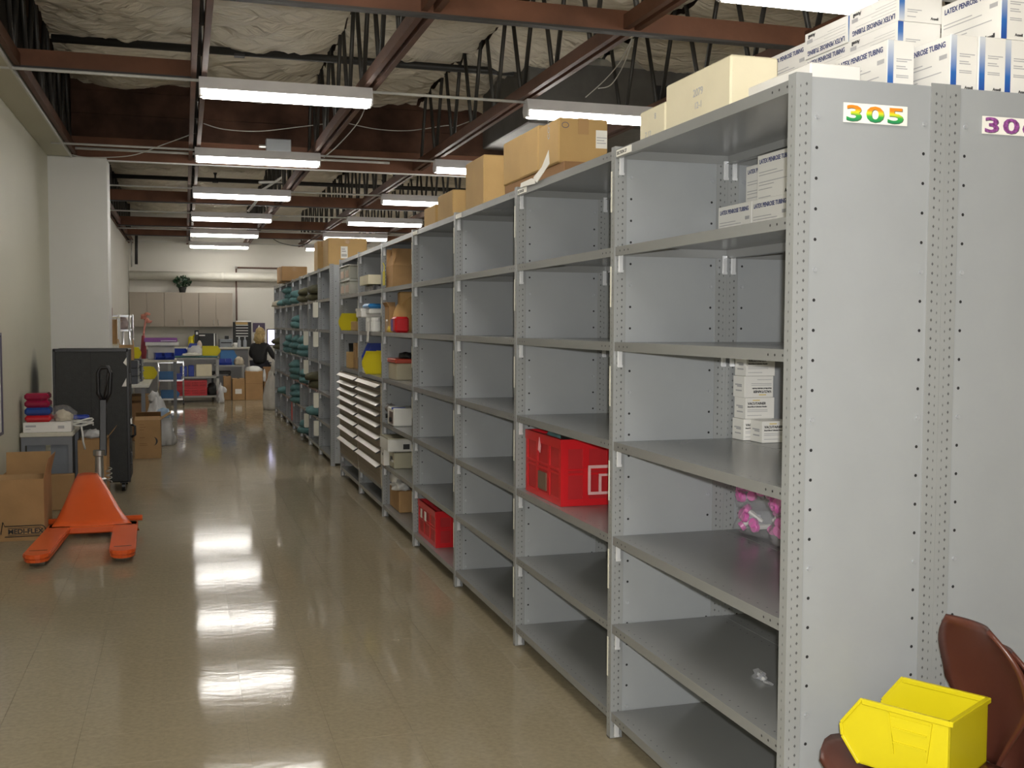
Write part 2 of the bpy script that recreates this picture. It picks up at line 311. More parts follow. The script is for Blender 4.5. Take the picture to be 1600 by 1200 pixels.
# ---- fluorescent strip lights
TUBE = mat('lit_tube', (1, 1, 1), .5, emit=((1.0, .965, .90), TUBE_STRENGTH)); REFL = mat('reflector_enamel', (.74, .73, .74), .35)
housing = MB().use(REFL).prism([(-.045, .105), (.045, .105), (.08, .022), (.077, .016), (.03, .045), (-.03, .045), (-.077, .016), (-.08, .022)], 'x', 0, 1.22).mesh('reflector_housing')
endcap = MB().use(REFL).prism([(-.045, .105), (.045, .105), (.075, .02), (.05, -.026), (-.05, -.026), (-.075, .02)], 'x', 0, .012).mesh('end_cap')
tube_me = MB().use(TUBE).cyl((.02, 0, 0), (1.2, 0, 0), .0245, 8).mesh('tube', smooth=True)
sock = MB().use(WHITEP).box(0, .022, -.014, .014, -.022, .022).mesh('lamp_socket')
ORD = ['nearest', 'second', 'third', 'fourth', 'fifth', 'farthest']
for r, x in enumerate((.125, 2.556, 4.987)):
    for k in range(-3, 6):
        if (k < -1 and r) : continue
        if r < 2 and k >= 0: lab = f"{ORD[k]} fluorescent strip light in the row above {'the open aisle' if r == 0 else 'the shelving'}"; gr = 'lights in view'
        elif r == 1 and k == -1: lab = 'strip light glimpsed at the top edge above the white boxes'; gr = 'lights in view'
        else: lab = 'fluorescent strip light out of view beyond the picture'; gr = 'lights beyond the picture'
        t = thing('strip_light', lab, 'light', (x, 8.03+3.178*k, 3.2), 0, gr)
        obj('reflector_housing', housing, t); obj('end_cap', endcap, t, (-.006, 0, 0)); obj('end_cap', endcap, t, (1.214, 0, 0))
        for yy in (-.038, .038):
            obj('tube', tube_me, t, (0, yy, -.008))
            obj('lamp_socket', sock, t, (.004, yy, -.008)); obj('lamp_socket', sock, t, (1.194, yy, -.008))
# ---- loose cables, junction box
def cable(pts, lab, r=.005, m=WIREM):
    P = [Vector(p) for p in pts]; out = []
    for i in range(len(P)-1):
        a, b, c, d = P[max(i-1, 0)], P[i], P[i+1], P[min(i+2, len(P)-1)]
        for s in range(8):
            t = s/8; out.append(.5*((2*b)+(c-a)*t+(2*a-5*b+4*c-d)*t*t+(3*b-a-3*c+d)*t**3))
    out.append(P[-1]); tag(obj('cable', MB().use(m).tube(out, r).mesh('cable', smooth=True)), lab, 'cable')
def pc(l, Y): return [at(x, y, Y) for x, y in l]
cable(pc([(112, 242), (140, 246), (205, 243), (255, 226), (304, 208)], 11.2), 'white cable drooping from the left wall edge to the first roof truss')
cable(pc([(318, 193), (350, 202), (405, 205), (470, 198), (520, 192)], 11.6), 'white cable looping in front of the dark girder above the second light')
cable(pc([(545, 193), (590, 202), (640, 204), (700, 196), (705, 200), (748, 184)], 11.8), 'white cable sagging between the second and third trusses')
cable(pc([(780, 189), (830, 193), (870, 180)], 11.8), 'short white cable behind the labelled brown cartons')
cable(pc([(577, 152), (560, 190), (530, 225), (506, 246)], 9.8), 'grey flex running from the nearest light to the second', .006, STEEL)
cable(pc([(915, 152), (945, 125), (970, 95), (988, 60), (975, 100), (955, 132), (935, 138)], 7.6), 'coiled white cable hanging above the right-hand near light', .004)
cable(pc([(425, 372), (440, 380), (470, 384), (492, 372)], 22.5), 'thin dark cable hanging near the back wall ceiling', .008, DARKPIPE)
jb = thing('junction_box', 'grey electrical box above the second aisle light', 'box', at(435, 239, 11.7))
obj('case', bxm('case', mat('box_grey', (.2, .21, .22), .5), -.13, .13, -.05, .05, 0, .14, bevel=.006), jb); obj('nipple', MB().use(STEEL).cyl((-.13, 0, .06), (-.2, 0, .06), .02, 8).mesh('nipple'), jb)
for k, (x0, x1) in enumerate(((478, 425), (470, 432))): pass
wg = thing('white_gas_pipe', 'white pipes sloping up through the far trusses beyond the second light', 'pipe', (0, 0, 0))
for (a, b) in (((455, 268), (405, 300)), ((412, 300), (388, 330)), ((405, 285), (452, 284))):
    obj('pipe', MB().use(PIPEW).cyl(at(a[0], a[1], 15.4), at(b[0], b[1], 15.8), .018, 8).mesh('pipe', smooth=True), wg)
tag(obj('drop_pipe', MB().use(DARKPIPE).cyl(at(213, 366, 23), at(213, 413, 23), .03, 8).mesh('drop_pipe', smooth=True)), 'black pipe dropping down the far left corner', 'pipe')
tag(obj('drop_conduit', MB().use(STEEL).cyl(at(205.5, 374, 23.5), at(205.5, 417, 23.5), .012, 8).mesh('drop_conduit', smooth=True)), 'thin grey conduit beside the black drop pipe', 'conduit')
# ================================================================== SHELVING
XS, Y0, BW, DEP, ZT = 1.52, 2.4755, 1.219, .462, 2.21
LV = [.105, .44, .775, 1.13, 1.50, 1.85, 2.205]
def post_mesh(sgn):
    """slotted angle post: front flange along y, side flange along x (local origin at outer corner)"""
    b = MB().use(POSTM); t = .0022; W = .047*sgn
    xa, xb = sorted((0, W)); b.box(xa, xb, 0, t, .0, ZT+.008)
    xa, xb = sorted((0, t*sgn)); b.box(xa, xb, t, .035, 0, ZT+.008)
    xa, xb = sorted((0, .012*sgn)); b.box(xa, xb, .035, .037, 0, ZT+.008)
    b.use(PHOLE); z = .05
    while z < ZT-.01:
        for yy, nn in ((-.0006, (0, -1, 0)), (t+.0006, (0, 1, 0))):
            b.dot((.0135*sgn, yy, z), nn, .005, 4, .32, 1.0); b.dot((.031*sgn, yy, z+.006), nn, .005, 4, .7, 1.0)
        b.dot((-.0006*sgn, .018, z), (-sgn, 0, 0), .005, 4, .4, 1)
        z += .0254
    b.use(CHROME).box(*sorted((0, .05*sgn)), -.002, .04, 0, .004)
    return b.mesh('post')
POSTF, POSTR = post_mesh(1), post_mesh(-1)
def panel_mesh(wid):
    b = MB().use(PANEL).box(.044, wid-.044, .0, .0014, .03, ZT)
    b.use(HOLE); z = .12; k = 0
    while z < ZT-.06:
        if k % 5:
            for x in (.066, wid-.066):
                b.dot((x, -.0006, z), (0, -1, 0), .0048, 6); b.dot((x, .002, z), (0, 1, 0), .0048, 6)
        z += .0795; k += 1
    return b.mesh('side_panel')
def screws_mesh(wid):
    b = MB().use(mat('zinc_screw', (.42, .44, .47), .3, .3, .02)); z = .12; k = 0
    while z < ZT-.06:
        if k % 5 == 0:
            for x in (.066, wid-.066): b.cyl((x, .004, z), (x, -.0045, z), .0058, 8)
        z += .0795; k += 1
    return b.mesh('screws', smooth=False)
PAN, SCR = panel_mesh(DEP), screws_mesh(DEP)
def shelf_mesh(bw, holes=True):
    L0, L1 = .006, bw-.004; t = .0016; h = .033
    b = MB().use(GREY).box(.002, DEP-.002, L0, L1, -t, 0)
    b.box(.002, .002+t, L0, L1, -h, -t); b.box(DEP-.002-t, DEP-.002, L0, L1, -h, -t); b.box(.004, DEP-.004, L0, L0+t, -h, -t); b.box(.004, DEP-.004, L1-t, L1, -h, -t)
    b.box(.002, .017, L0, L1, -h, -h+t); b.box(DEP-.017, DEP-.002, L0, L1, -h, -h+t)
    if holes:
        b.use(HOLE)
        for yy in (.045, .085, .12, L1-.045, L1-.085, L1-.12): b.dot((.0014, yy, -.016), (-1, 0, 0), .0042, 5)
        for x in (.03, DEP-.03):
            y = .1
            while y < bw-.08: b.dot((x, y, .0005), (0, 0, 1), .0035, 4); y += .051
    return b.mesh('shelf')
CLIP = MB().use(CLIPM).box(.010, .027, .0045, .0145, -.033, .035).box(.008, .029, .0045, .007, -.036, -.026).mesh('clip', .0015)
STRIP = bxm('label_strip', CREAM, -.0012, .0004, .026, .037, 0, .15)
def bay(label, y, bw, x=XS, levels=LV, flip=False, near_end=True, shelves=True, group='steel shelving bays', strips=True, clips=True, far_end=False):
    t = thing('shelving_bay', label, 'shelving', (x, y, 0), 0, group)
    ends = [0] + ([bw] if far_end else [])
    for e in ends:
        obj('post', POSTF, t, (0, e, 0)); obj('post', POSTR, t, (DEP, e, 0))
        obj('side_panel', PAN, t, (0, e+.003, 0)); obj('screws', SCR, t, (0, e+.002, 0))['kind'] = 'stuff'
    sm = SHM.setdefault(bw, shelf_mesh(bw))
    for z in levels:
        s = obj('shelf', sm, t, (0, 0, z))
        if clips:
            for cx in (.0, DEP-.036):
                obj('clip', CLIP, s, (cx+.001, bw-.024, -.058)); obj('clip', CLIP, s, (cx+.001, -.001+.006, -.058))
    if strips:
        for z in LV[:-1]: obj('label_strip', STRIP, t, (0, 0, z+.13))
    return t
SHM = {}
names = ['nearest steel shelving bay, its end panel marked with the 305 sticker', 'steel shelving bay holding the red crate near the camera', 'empty steel shelving bay with a scrap of blue on its top shelf', 'steel shelving bay with the red crate on its bottom shelf',
         'shelving bay crowded with paper bags, cartons and instruments', 'shelving bay above the nearer stack of beige drawers', 'shelving bay above the farther stack of beige drawers']
BAYS = []
for k in range(7):
    lv = LV if k < 5 else [LV[0], .25, LV[3], LV[4], LV[5], LV[6]]
    BAYS.append(bay(names[k], Y0+k*BW, BW, levels=lv, far_end=(k == 6), strips=k > 0))
b2 = bay('rear back-to-back shelving bay marked with the purple number sticker', Y0, BW, x=1.9825, group='rear steel shelving bays', strips=False)
for k in range(1, 7): bay(f'rear steel shelving bay back to back with the {["", "red crate", "empty", "low red crate", "crowded", "nearer drawer", "farther drawer"][k]} bay', Y0+k*BW, BW, x=1.9825, group='rear steel shelving bays', strips=False, clips=k < 2, far_end=(k == 6))
FY, FW = 11.80, 1.08
fl = ['first bay of the far shelving run, empty, beside the gap', 'second bay of the far shelving run with hanging white tags', 'third bay of the far shelving run with olive bundles', 'fourth bay of the far shelving run with teal cloth bundles', 'fifth bay of the far shelving run with folded teal cloth', 'sixth bay of the far shelving run', 'last bay of the far shelving run beside the clear bag']
FB = [bay(fl[k], FY+k*FW, FW, group='far shelving bays', far_end=(k == 6), strips=False) for k in range(7)]
for k in range(3): obj('rear_panel', bxm('rear_panel', PANEL, DEP, DEP+.002, .02, FW, .05, ZT), FB[k])
for k in range(3, 7): obj('rear_panel', bxm('rear_panel', PANEL, DEP, DEP+.002, .02, FW, .05, ZT), FB[k])
# section stickers on the header lips, number stickers on the end panels
def section(bay_, s, y):
    p = obj('section_sticker', bxm('section_sticker', PAPER, -.0006, .0015, y-.135, y, -.028, -.004), bay_, (0, 0, LV[6]))
    if s: obj('lettering', text_mesh(s, .0165, INKB, .0003), p, (-.0009, y-.006, -.022), FACE_NX)
section(BAYS[0], 'SECTION 27', BW-.012); section(BAYS[1], 'SECTION 28', BW-.012); section(BAYS[2], '', BW-.012); section(BAYS[3], '', BW-.012)
G305 = grad('sticker_rainbow', [(0, (.02, .22, .10)), (.35, (.05, .45, .06)), (.58, (.75, .72, .03)), (.8, (.85, .25, .02))], 1, 0, .038)
GPUR = mat('sticker_purple', (.26, .07, .27), .5, 0, .6, 120)
SHD = mat('sticker_shadow', (.10, .14, .09), .5)
def sticker(bay_, s, x0, x1, z0, z1, m):
    p = obj('number_sticker', bxm('number_sticker', PAPER, x0, x1, -.0016, .0, z0, z1), bay_)
    W = (x1-x0)
    for i, c in enumerate(s):
        xx = x0 + W*(.02+.325*i)
        obj('numeral_shadow', text_mesh(c, .056, SHD, .0016, xs=2.0), p, (xx+.0016, -.0018, z0+.0042), FACE_NY)
        obj('numeral', text_mesh(c, .056, m, .0013, .0005, xs=2.0), p, (xx, -.0022, z0+.0055), FACE_NY)
sticker(BAYS[0], '305', .142, .339, 2.098, 2.149, G305); sticker(b2, '306', .119, .316, 2.092, 2.140, GPUR)
# ---- beige drawer stacks standing in bays five and six
DRW = mat('drawer_front', (.22, .185, .13), .4, 0, .05); DLIP = mat('drawer_pull', (.42, .385, .30), .35, 0, .04)
def drawers(y, label):
    t = thing('drawer_cabinet', label, 'cabinet', (XS, y, 0), 0, 'beige drawer cabinets')
    obj('case', bxm('case', mat('case_grey', (.2, .19, .17), .45), .03, DEP-.02, .03, BW-.04, .27, 1.088), t)
    z = 1.085; hs_ = [.074, .074, .085, .09, .1, .108, .118, .128]
    for h in hs_:
        d = obj('drawer', bxm('drawer', DRW, -.012, .03, .028, BW-.03, z-h+.004, z), t)
        b = MB().use(DLIP).prism([(-.012, z-.012), (-.045, z-.036), (-.043, z-.042), (-.012, z-.026)], 'y', .03, BW-.032)
        obj('pull', b, d)
        obj('pull_end', MB().use(INKB).prism([(-.011, z-.011), (-.054, z-.034), (-.05, z-.042), (-.011, z-.03)], 'y', .022, .03).mesh('pull_end'), d)
        z -= h
    obj('plinth', bxm('plinth', DRW, -.008, .03, .03, BW-.03, .255, z), t)
    return t
drawers(Y0+5*BW, 'nearer stack of eight beige drawers with pale full-width pulls'); drawers(Y0+6*BW, 'farther stack of eight beige drawers beside the shelving gap')
# ================================================================== GENERIC MAKERS
def carton(label, x0, x1, y0, y1, z0, z1, m=CARD, rz=0, open_=None, tape=True, cat='carton', group=None, name='carton', inner=None):
    """corrugated carton; open_ = list of (side, angle) flaps; sides n(+y) s(-y) e(+x) w(-x)"""
    cx, cy_ = (x0+x1)/2, (y0+y1)/2; hx, hy, h = (x1-x0)/2, (y1-y0)/2, z1-z0
    t = thing(name, label, cat, (cx, cy_, z0), rz, group); w_ = .004
    if open_ is None:
        obj('body', bxm('body', m, -hx, hx, -hy, hy, 0, h, bevel=min(.006, h*.05)), t)
        obj('flap_seam', bxm('flap_seam', CARD3 if m != CREAMCARD else CREAMCARD, -.001, .001, -hy+.004, hy-.004, h-.0005, h+.0006) if hy >= hx else bxm('flap_seam', CARD3, -hx+.004, hx-.004, -.001, .001, h-.0005, h+.0006), t)
        if tape:
            if hy >= hx: obj('tape', MB().use(TAPE).box(-.025, .025, -hy-.0008, hy+.0008, h-.0002, h+.0012).box(-.025, .025, -hy-.0012, -hy+.001, h-.07, h).mesh('tape'), t)
            else: obj('tape', MB().use(TAPE).box(-hx-.0008, hx+.0008, -.025, .025, h-.0002, h+.0012).box(-hx-.0012, -hx+.001, -.025, .025, h-.07, h).mesh('tape'), t)
    else:
        for nm, b in (('side_wall', (-hx, -hx+w_, -hy, hy, 0, h)), ('side_wall', (hx-w_, hx, -hy, hy, 0, h)), ('side_wall', (-hx+w_, hx-w_, -hy, -hy+w_, 0, h)), ('side_wall', (-hx+w_, hx-w_, hy-w_, hy, 0, h))): obj(nm, bxm(nm, m, *b), t)
        obj('bottom', bxm('bottom', m, -hx+w_, hx-w_, -hy+w_, hy-w_, 0, w_), t)
        for sd, ang in open_:
            fl_ = min(hx, hy)*.95
            if sd in 'we': f = bxm('flap', m, 0, fl_, -hy+.002, hy-.002, -.002, .002); s = -1 if sd == 'w' else 1; obj('flap', f, t, (s*(hx-.002), 0, h), (0, (-ang if s > 0 else PI+ang), 0))
            else: f = bxm('flap', m, -hx+.002, hx-.002, 0, fl_, -.002, .002); s = -1 if sd == 's' else 1; obj('flap', f, t, (0, s*(hy-.002), h), ((ang if s > 0 else PI-ang), 0, 0))
    return t
def print_nx(t, s, x, y, z, size, m=INK, **k): return obj('lettering', text_mesh(s, size, m, **k), t, (x, y, z), FACE_NX)
def print_ny(t, s, x, y, z, size, m=INK, **k): return obj('lettering', text_mesh(s, size, m, **k), t, (x, y, z), FACE_NY)
BLUEBAR = grad('blue_fade_bar', [(0, (.02, .07, .34)), (.35, (.03, .14, .46)), (1, (.62, .66, .72))], 2, 0, .15)
BLUEBARF = grad('blue_fade_bar_flat', [(0, (.62, .66, .72)), (.6, (.05, .17, .48)), (1, (.02, .07, .34))], 2, 0, .09)
LX = {}
def latex_box(label, corner, flat=False, flip=False, rz=-PI/2, group='white tubing boxes'):
    """white glossy box; local x along its length, text on local -y, blue corner bar on the +x end"""
    L, W, H = (.248, .152, .086) if flat else (.248, .088, .155)
    t = thing('tubing_box', label, 'box', corner, rz, group); key = (flat,)
    if key not in LX:
        pr = MB().use(INKG)
        rows = [(.04, .12), (.05, .16), (.075, .2), (.085, .1), (.1, .09), (.128, .08)] if not flat else [(.03, .2), (.04, .12), (.05, .19), (.058, .1)]
        for z, l in rows: pr.box(.012, .012+l, -.0008, 0, H-z-.0035 if flat else H-z-.022, H-z-.002-.001 if flat else H-z-.0195)
        pr.box(L-.045, L-.014, -.0008, 0, H-.062, H-.05); 
        pe = MB().use(INKG)
        for z, l in ((.05, .05), (.056, .035), (.07, .03), (.076, .036), (.095, .04), (.1, .04)):
            if z < H-.01: pe.box(L, L+.0008, .03, .03+l, H-z-.0025, H-z)
        LX[key] = (bxm('body', WHITECARD, 0, L, 0, W, 0, H, bevel=.0012), pr.mesh('fine_print'), pe.mesh('fine_print'),
                   MB().use(BLUEBARF if flat else BLUEBAR).box(L-.003, L+.0009, .0015, .02, .0005, H-.001).mesh('blue_bar'))
    a, b, c, d = LX[key]
    obj('body', a, t); obj('blue_bar', d, t); obj('fine_print', c, t)
    fp = obj('fine_print', b, t, (L, 0, H) if flip else (0, 0, 0), (0, PI, 0) if flip else (0, 0, 0))
    if flip:
        fp.scale = (1, 1, 1)
    sz = .0172; tm = text_mesh('LATEX PENROSE TUBING', sz, INK, .0004, xs=1.0)
    wid = max(v.co.x for v in tm.vertices); k = (L*.86)/wid
    zt = H-.03 if not flat else H-.024
    o = obj('lettering', tm, t, (L*.06 if not flip else L*.94, -.0011, zt if not flip else H-zt), (PI/2, 0, 0) if not flip else (PI/2, PI, 0), scale=(k, 1.25, 1))
    tb = text_mesh('Ansell', .0165, INKB, .0006)
    obj('maker_mark', tb, t, (L-.062 if not flip else .062, -.0011, .009 if not flip else H-.009), (PI/2, 0, 0) if not flip else (PI/2, PI, 0))
    obj('maker_mark', text_mesh('Ansell', .011, INKB, .0003), t, (L+.0011, W-.04, .01), (PI/2, 0, PI/2))
    return t
def needle_box(label, c, flip=False):
    t = thing('needle_box', label, 'box', c, 0, 'small white needle boxes'); W, D, H = .122, .086, .08
    obj('body', bxm('body', WHITECARD, 0, W, 0, D, 0, H, bevel=.001), t)
    pr = MB().use(INKG)
    for z, l in ((.045, .085), (.051, .085), (.066, .06)): pr.box(.008, .008+l, -.0007, 0, H-z-.002, H-z)
    pr.use(mat('ink_ochre', (.7, .55, .2), .5)).box(.03, .06, -.0007, 0, H-.012, H-.008)
    f = obj('fine_print', pr.mesh('fine_print'), t, (W, 0, H) if flip else (0, 0, 0), (0, PI, 0) if flip else (0, 0, 0))
    for s, sz, z in (('VACUTAINER', .0125, H-.026), ('Brand Blood Collection Needles', .0062, H-.036)):
        obj('lettering', text_mesh(s, sz, INKB, .0004, shear=.15), t, (.008 if not flip else W-.008, -.0009, z if not flip else H-z), (PI/2, 0, 0) if not flip else (PI/2, PI, 0))
    pl = MB().use(INKG)
    for z, l in ((.03, .05), (.036, .035), (.052, .045)): pl.box(-.0007, 0, .02, .02+l, H-z-.005, H-z)
    obj('side_print', pl.mesh('side_print'), t)
    return t
def crate(label, c, L, W, H, rz=0, group='red crates', ribs=3, handle=True, name='plastic_crate'):
    """folding crate: long side local x, front face -y"""
    t = thing(name, label, 'crate', c, rz, group); w_ = .008
    obj('base', bxm('base', RED, .004, L-.004, .004, W-.004, 0.001, .018), t)
    def wall(n, axis):
        b = MB().use(REDD); 
        if axis == 'x': b.box(.012, n-.012, .004, .008, .018, H-.02)
        b.use(RED).box(.002, n-.002, .0012, .012, .0, .03).box(0, n, -.003, .014, H-.042, H).box(.001, .03, 0, .0125, .0008, H-.001).box(n-.03, n-.001, 0, .0125, .0008, H-.001)
        for k in range(1, ribs): b.box(n*k/ribs-.014, n*k/ribs+.014, .0006, .01, .02, H-.03)
        b.box(.01, n-.01, -.001, .01, H*.46, H*.46+.01).box(.01, n-.01, -.001, .01, H*.53, H*.53+.008)
        return b.mesh('wall_panel')
    a = wall(L, 'x'); b = wall(W-.008, 'x')
    obj('wall_panel', a, t); obj('wall_panel', a, t, (L, W, 0), (0, 0, PI)); obj('wall_panel', b, t, (L-.002, .004, 0), (0, 0, PI/2)); obj('wall_panel', b, t, (.002, W-.004, 0), (0, 0, -PI/2))
    return t
def bin_(label, c, L, W, H, m, rz=0, group=None, big=False, cat='bin'):
    """hopper-fronted stacking bin; mouth towards local +x"""
    t = thing('hopper_bin', label, cat, c, rz, group); w_ = .004 if big else .006
    # side outline (x, z): back bottom, back top, top front, mouth tip, under-mouth
    S = [(-L/2, 0), (-L/2, H), (L*.30, H), (L*.5, H*.55), (L*.485, H*.36), (L*.32, 0)]
    for s in (-1, 1):
        ya, yb = sorted((s*W/2, s*(W/2-w_))); obj('side_wall', MB().use(m).prism(S, 'y', ya, yb).mesh('side_wall', .0008 if big else 0), t)
    shell = MB().use(m).box(-L/2, -L/2+w_, -W/2, W/2, 0, H).box(-L/2, L*.32, -W/2, W/2, 0, w_)
    shell.bar((L*.318, 0, w_*.6), (L*.485, 0, H*.36), W, w_).bar((L*.483, 0, H*.36), (L*.498, 0, H*.5), W, w_)
    obj('shell', shell, t)
    rim = MB().use(m)
    for s in (-1, 1):
        rim.bar((-L/2, s*W/2, H-.006), (L*.30, s*W/2, H-.006), .012 if big else .014, .014 if big else .012)
        for a, b in ((2, 3), (3, 4), (4, 5)):
            rim.bar((S[a][0], s*(W/2), S[a][1]), (S[b][0], s*(W/2), S[b][1]), .009, .009)
    rim.bar((-L/2, -W/2-.004, H-.006), (-L/2, W/2+.004, H-.006), .014, .014)
    obj('rim', rim.mesh('rim', .002 if big else 0), t)
    if big:
        for s in (-1, 1):
            rc = MB().use(m); y = s*(W/2+.001); zz = H*.70
            rc.prism([(-L*.02, H*.36), (-L*.30, H*.36), (-L*.33, H*.86), (.035*0+L*.05, H*.86)][::1], 'y', *sorted((y, y+s*.0012)))
            for z0 in (H*.47, H*.68): rc.box(-L*.30, L*.0, *sorted((y, y+s*.004)), z0, z0+.004)
            rc.bar((L*.05, y+s*.001, H*.9), (-L*.005, y+s*.001, H*.3), .004, .004).bar((-L*.34, y+s*.001, H*.9), (-L*.30, y+s*.001, H*.3), .004, .004)
            obj('label_panel', rc, t)
    else: obj('label_holder', bxm('label_holder', m, L*.47, L*.51, -W*.3, W*.3, H*.38, H*.5), t)
    return t
# ================================================================== ON TOP OF THE SHELVING
ZR = LV[6]+.001
# piles of flat white boxes standing behind, on the rear run
tops = ['lowest', 'second', 'third', 'topmost']
for k in range(4): latex_box(f'{tops[k]} flat white box in the near pile above the 305 panel', (2.03+.003*(k % 2), 3.005, ZR+.087*k), True, k > 1)
for k in range(4): latex_box(f'{tops[k]} flat white box in the middle pile above the 305 panel', (2.04-.004*(k % 2), 3.265, ZR+.087*k), True, k == 3)
for k in range(2): latex_box(f'{["lower", "upper"][k]} flat white box under the upright one of the far pile', (2.045, 3.525, ZR+.087*k), True, False)
latex_box('upright white box topping the far pile, beside the cream cartons', (2.05, 3.523, ZR+.174))
carton('low white carton at the shelving front edge by the cream carton', 1.64, 1.80, 2.60, 2.94, ZR, ZR+.075, WHITECARD, tape=False)
# upright ones along the end panels
latex_box('upright white box just behind the rim of the 305 panel', (1.885, 2.85, ZR))
for i, lab in enumerate(('large-print upright white box where the two end panels meet', 'second upright white box from the panel joint', 'third upright white box from the panel joint', 'fourth upright white box beyond the picture edge')):
    latex_box(lab, (2.014+.0905*i, 2.75-.004*(i % 2), ZR))
latex_box('white box laid on the third upright box at top right', (2.178, 2.75, ZR+.156)); latex_box('white box on top at the right picture edge', (2.272, 2.752, ZR+.156))
# cream cartons
t = carton('long cream carton with handwritten marks beside the white tubing boxes', 1.60, 1.765, 2.976, 3.437, ZR, 2.388, CREAMCARD, tape=False)
c = carton('smaller cream carton standing behind the long cream carton', 1.60, 1.84, 3.442, 3.657, ZR, 2.337, CREAMCARD, tape=False)
print_nx(t, '2079', -.0835, .02, .10, .035, INKG, bold=.0002); print_nx(t, '12-1', -.0835, .01, .06, .03, INKG, bold=.0002)
print_nx(c, '8', -.1205, -.02, .085, .03, INKG); print_nx(c, '7 12', -.1205, .06, .03, .03, INKG)
# brown cartons
GB = 'brown cartons on top of the shelving'
carton('crumpled flattened carton lying under the labelled brown carton', 1.61, 1.90, 4.50, 5.42, ZR, 2.285, CARD3, tape=False)
c1 = carton('brown carton with oval mark and white address label under the right-hand light', 1.60, 1.835, 4.55, 4.83, 2.286, 2.484, CARD2, group=GB)
lb = obj('address_label', bxm('address_label', PAPER, .06, .114, -.1412, -.139, .07, .15), c1); obj('label_lines', MB().use(INKG).box(.064, .112, -.1418, -.141, 0.115, 0.119).box(.064, .10, -.1418, -.141, 0.103, 0.107).box(.064, .108, -.1418, -.141, 0.091, 0.095).mesh('label_lines'), lb)
ring = MB().use(INK); ring.tube([(-.086+.016*math.cos(a*PI/10), -.1409, .165+.012*math.sin(a*PI/10)) for a in range(21)], .0012, 4); obj('oval_mark', ring, c1)
print_nx(c1, 'COTS', -.1185, -.02, .12, .038, INKG, bold=.0003).rotation_euler = (0, -PI/2, 0)
c2 = carton('paired brown carton standing between the labelled carton and the tall plain one', 1.60, 1.86, 4.84, 5.13, 2.286, 2.50, CARD2, group=GB)
c2b = carton('second paired brown carton with sideways print beside its twin', 1.605, 1.86, 5.135, 5.43, 2.286, 2.505, CARD2, group=GB)
c3 = carton('tall plain brown carton on the third shelving bay', 1.60, 1.735, 5.80, 6.2, ZR, 2.507, CARD2, group=GB, tape=False)
c4 = carton('low brown carton behind the tall plain one', 1.6, 1.88, 6.52, 6.93, ZR, 2.40, CARD2, group=GB); c5 = carton('small brown carton at the far end of the near cartons', 1.6, 1.85, 7.0, 7.35, ZR, 2.36, CARD2, group=GB)
d1 = carton('large brown carton with white barcode label above the far shelving', 1.62, 2.08, 12.72, 13.2, ZR, 2.575, CARD2, group=GB)
p = obj('barcode_label', bxm('barcode_label', PAPER, -.08, .0, -.242, -.239, .13, .27), d1); bc = MB().use(INKB)
for i in range(9): bc.box(-.07+.007*i, -.067+.007*i, -.2428, -.242, .15, .18)
bc.box(-.07, -.02, -.2428, -.242, .21, .216).box(-.07, -.03, -.2428, -.242, .235, .241); obj('barcode', bc, p)
carton('narrow brown carton tucked left of the barcode carton', 1.56, 1.7, 13.24, 13.6, ZR, 2.57, CARD2, group=GB)
e1 = at(440, 416, 16.4); e2 = at(480, 416, 16.4)
carton('wide plain brown carton above the far end of the shelving', e1.x, e2.x, 16.4, 16.9, ZR, e1.z, CARD, group=GB); carton('brown carton farthest along the shelving top', e1.x+.03, e1.x+.3, 17.2, 17.6, ZR, e1.z+.03, CARD, group=GB)
carton('flat reddish carton between the far shelving cartons', 1.9, 2.3, 15.2, 15.8, ZR, 2.36, CARD3, group=GB)
# torn white paper on the header lip
tp = thing('torn_paper', 'torn scrap of white paper stuck on the shelving top edge', 'paper', (XS-.004, 4.62, ZR))
obj('strip', MB().use(PAPER).prism([(0, -.01), (.22, .0), (.21, .018), (.05, .02), (0, .012)], 'x', -.003, 0).mesh('strip'), tp); obj('torn_corner', MB().use(PAPER).prism([(-.19, .11), (-.2, .05), (-.03, -.01), (.02, .02), (-.1, .05)], 'x', -.004, -.002).mesh('torn_corner'), tp)
# ================================================================== IN THE NEAR SHELVING
zs = LV[5]+.001
for lab, y in (('low white tubing box at the far left of the upper shelf', 3.678), ('low white tubing box in the middle of the upper shelf', 3.428), ('low white tubing box half hidden by the 305 post', 3.178)): latex_box(lab, (1.935, y, zs))
for lab, x, y in (('tall white tubing box set back at the left of the upper shelf', 2.046, 3.672), ('tall white tubing box standing in the middle of the upper shelf', 1.955, 3.428), ('tall white tubing box partly hidden by the 305 post', 1.955, 3.178)): latex_box(lab, (x, y, zs+.157))
carton('white carton packed under the raised tubing boxes', 2.03, 2.40, 3.0, 3.67, zs, zs+.155, WHITECARD, tape=False, group='plain white cartons')
zn = LV[3]+.001
needle_box('small white needle box at the bottom of the stack by the post', (2.006, 3.59, zn)); needle_box('small white needle box set alone in front of the stack', (2.03, 3.495, zn))
for k in range(1, 4): needle_box(f'small white needle box, {["", "second", "third", "topmost"][k]} from the bottom of the stack', (2.006+.006*(k % 2), 3.588, zn+.0808*k), flip=(k == 2))
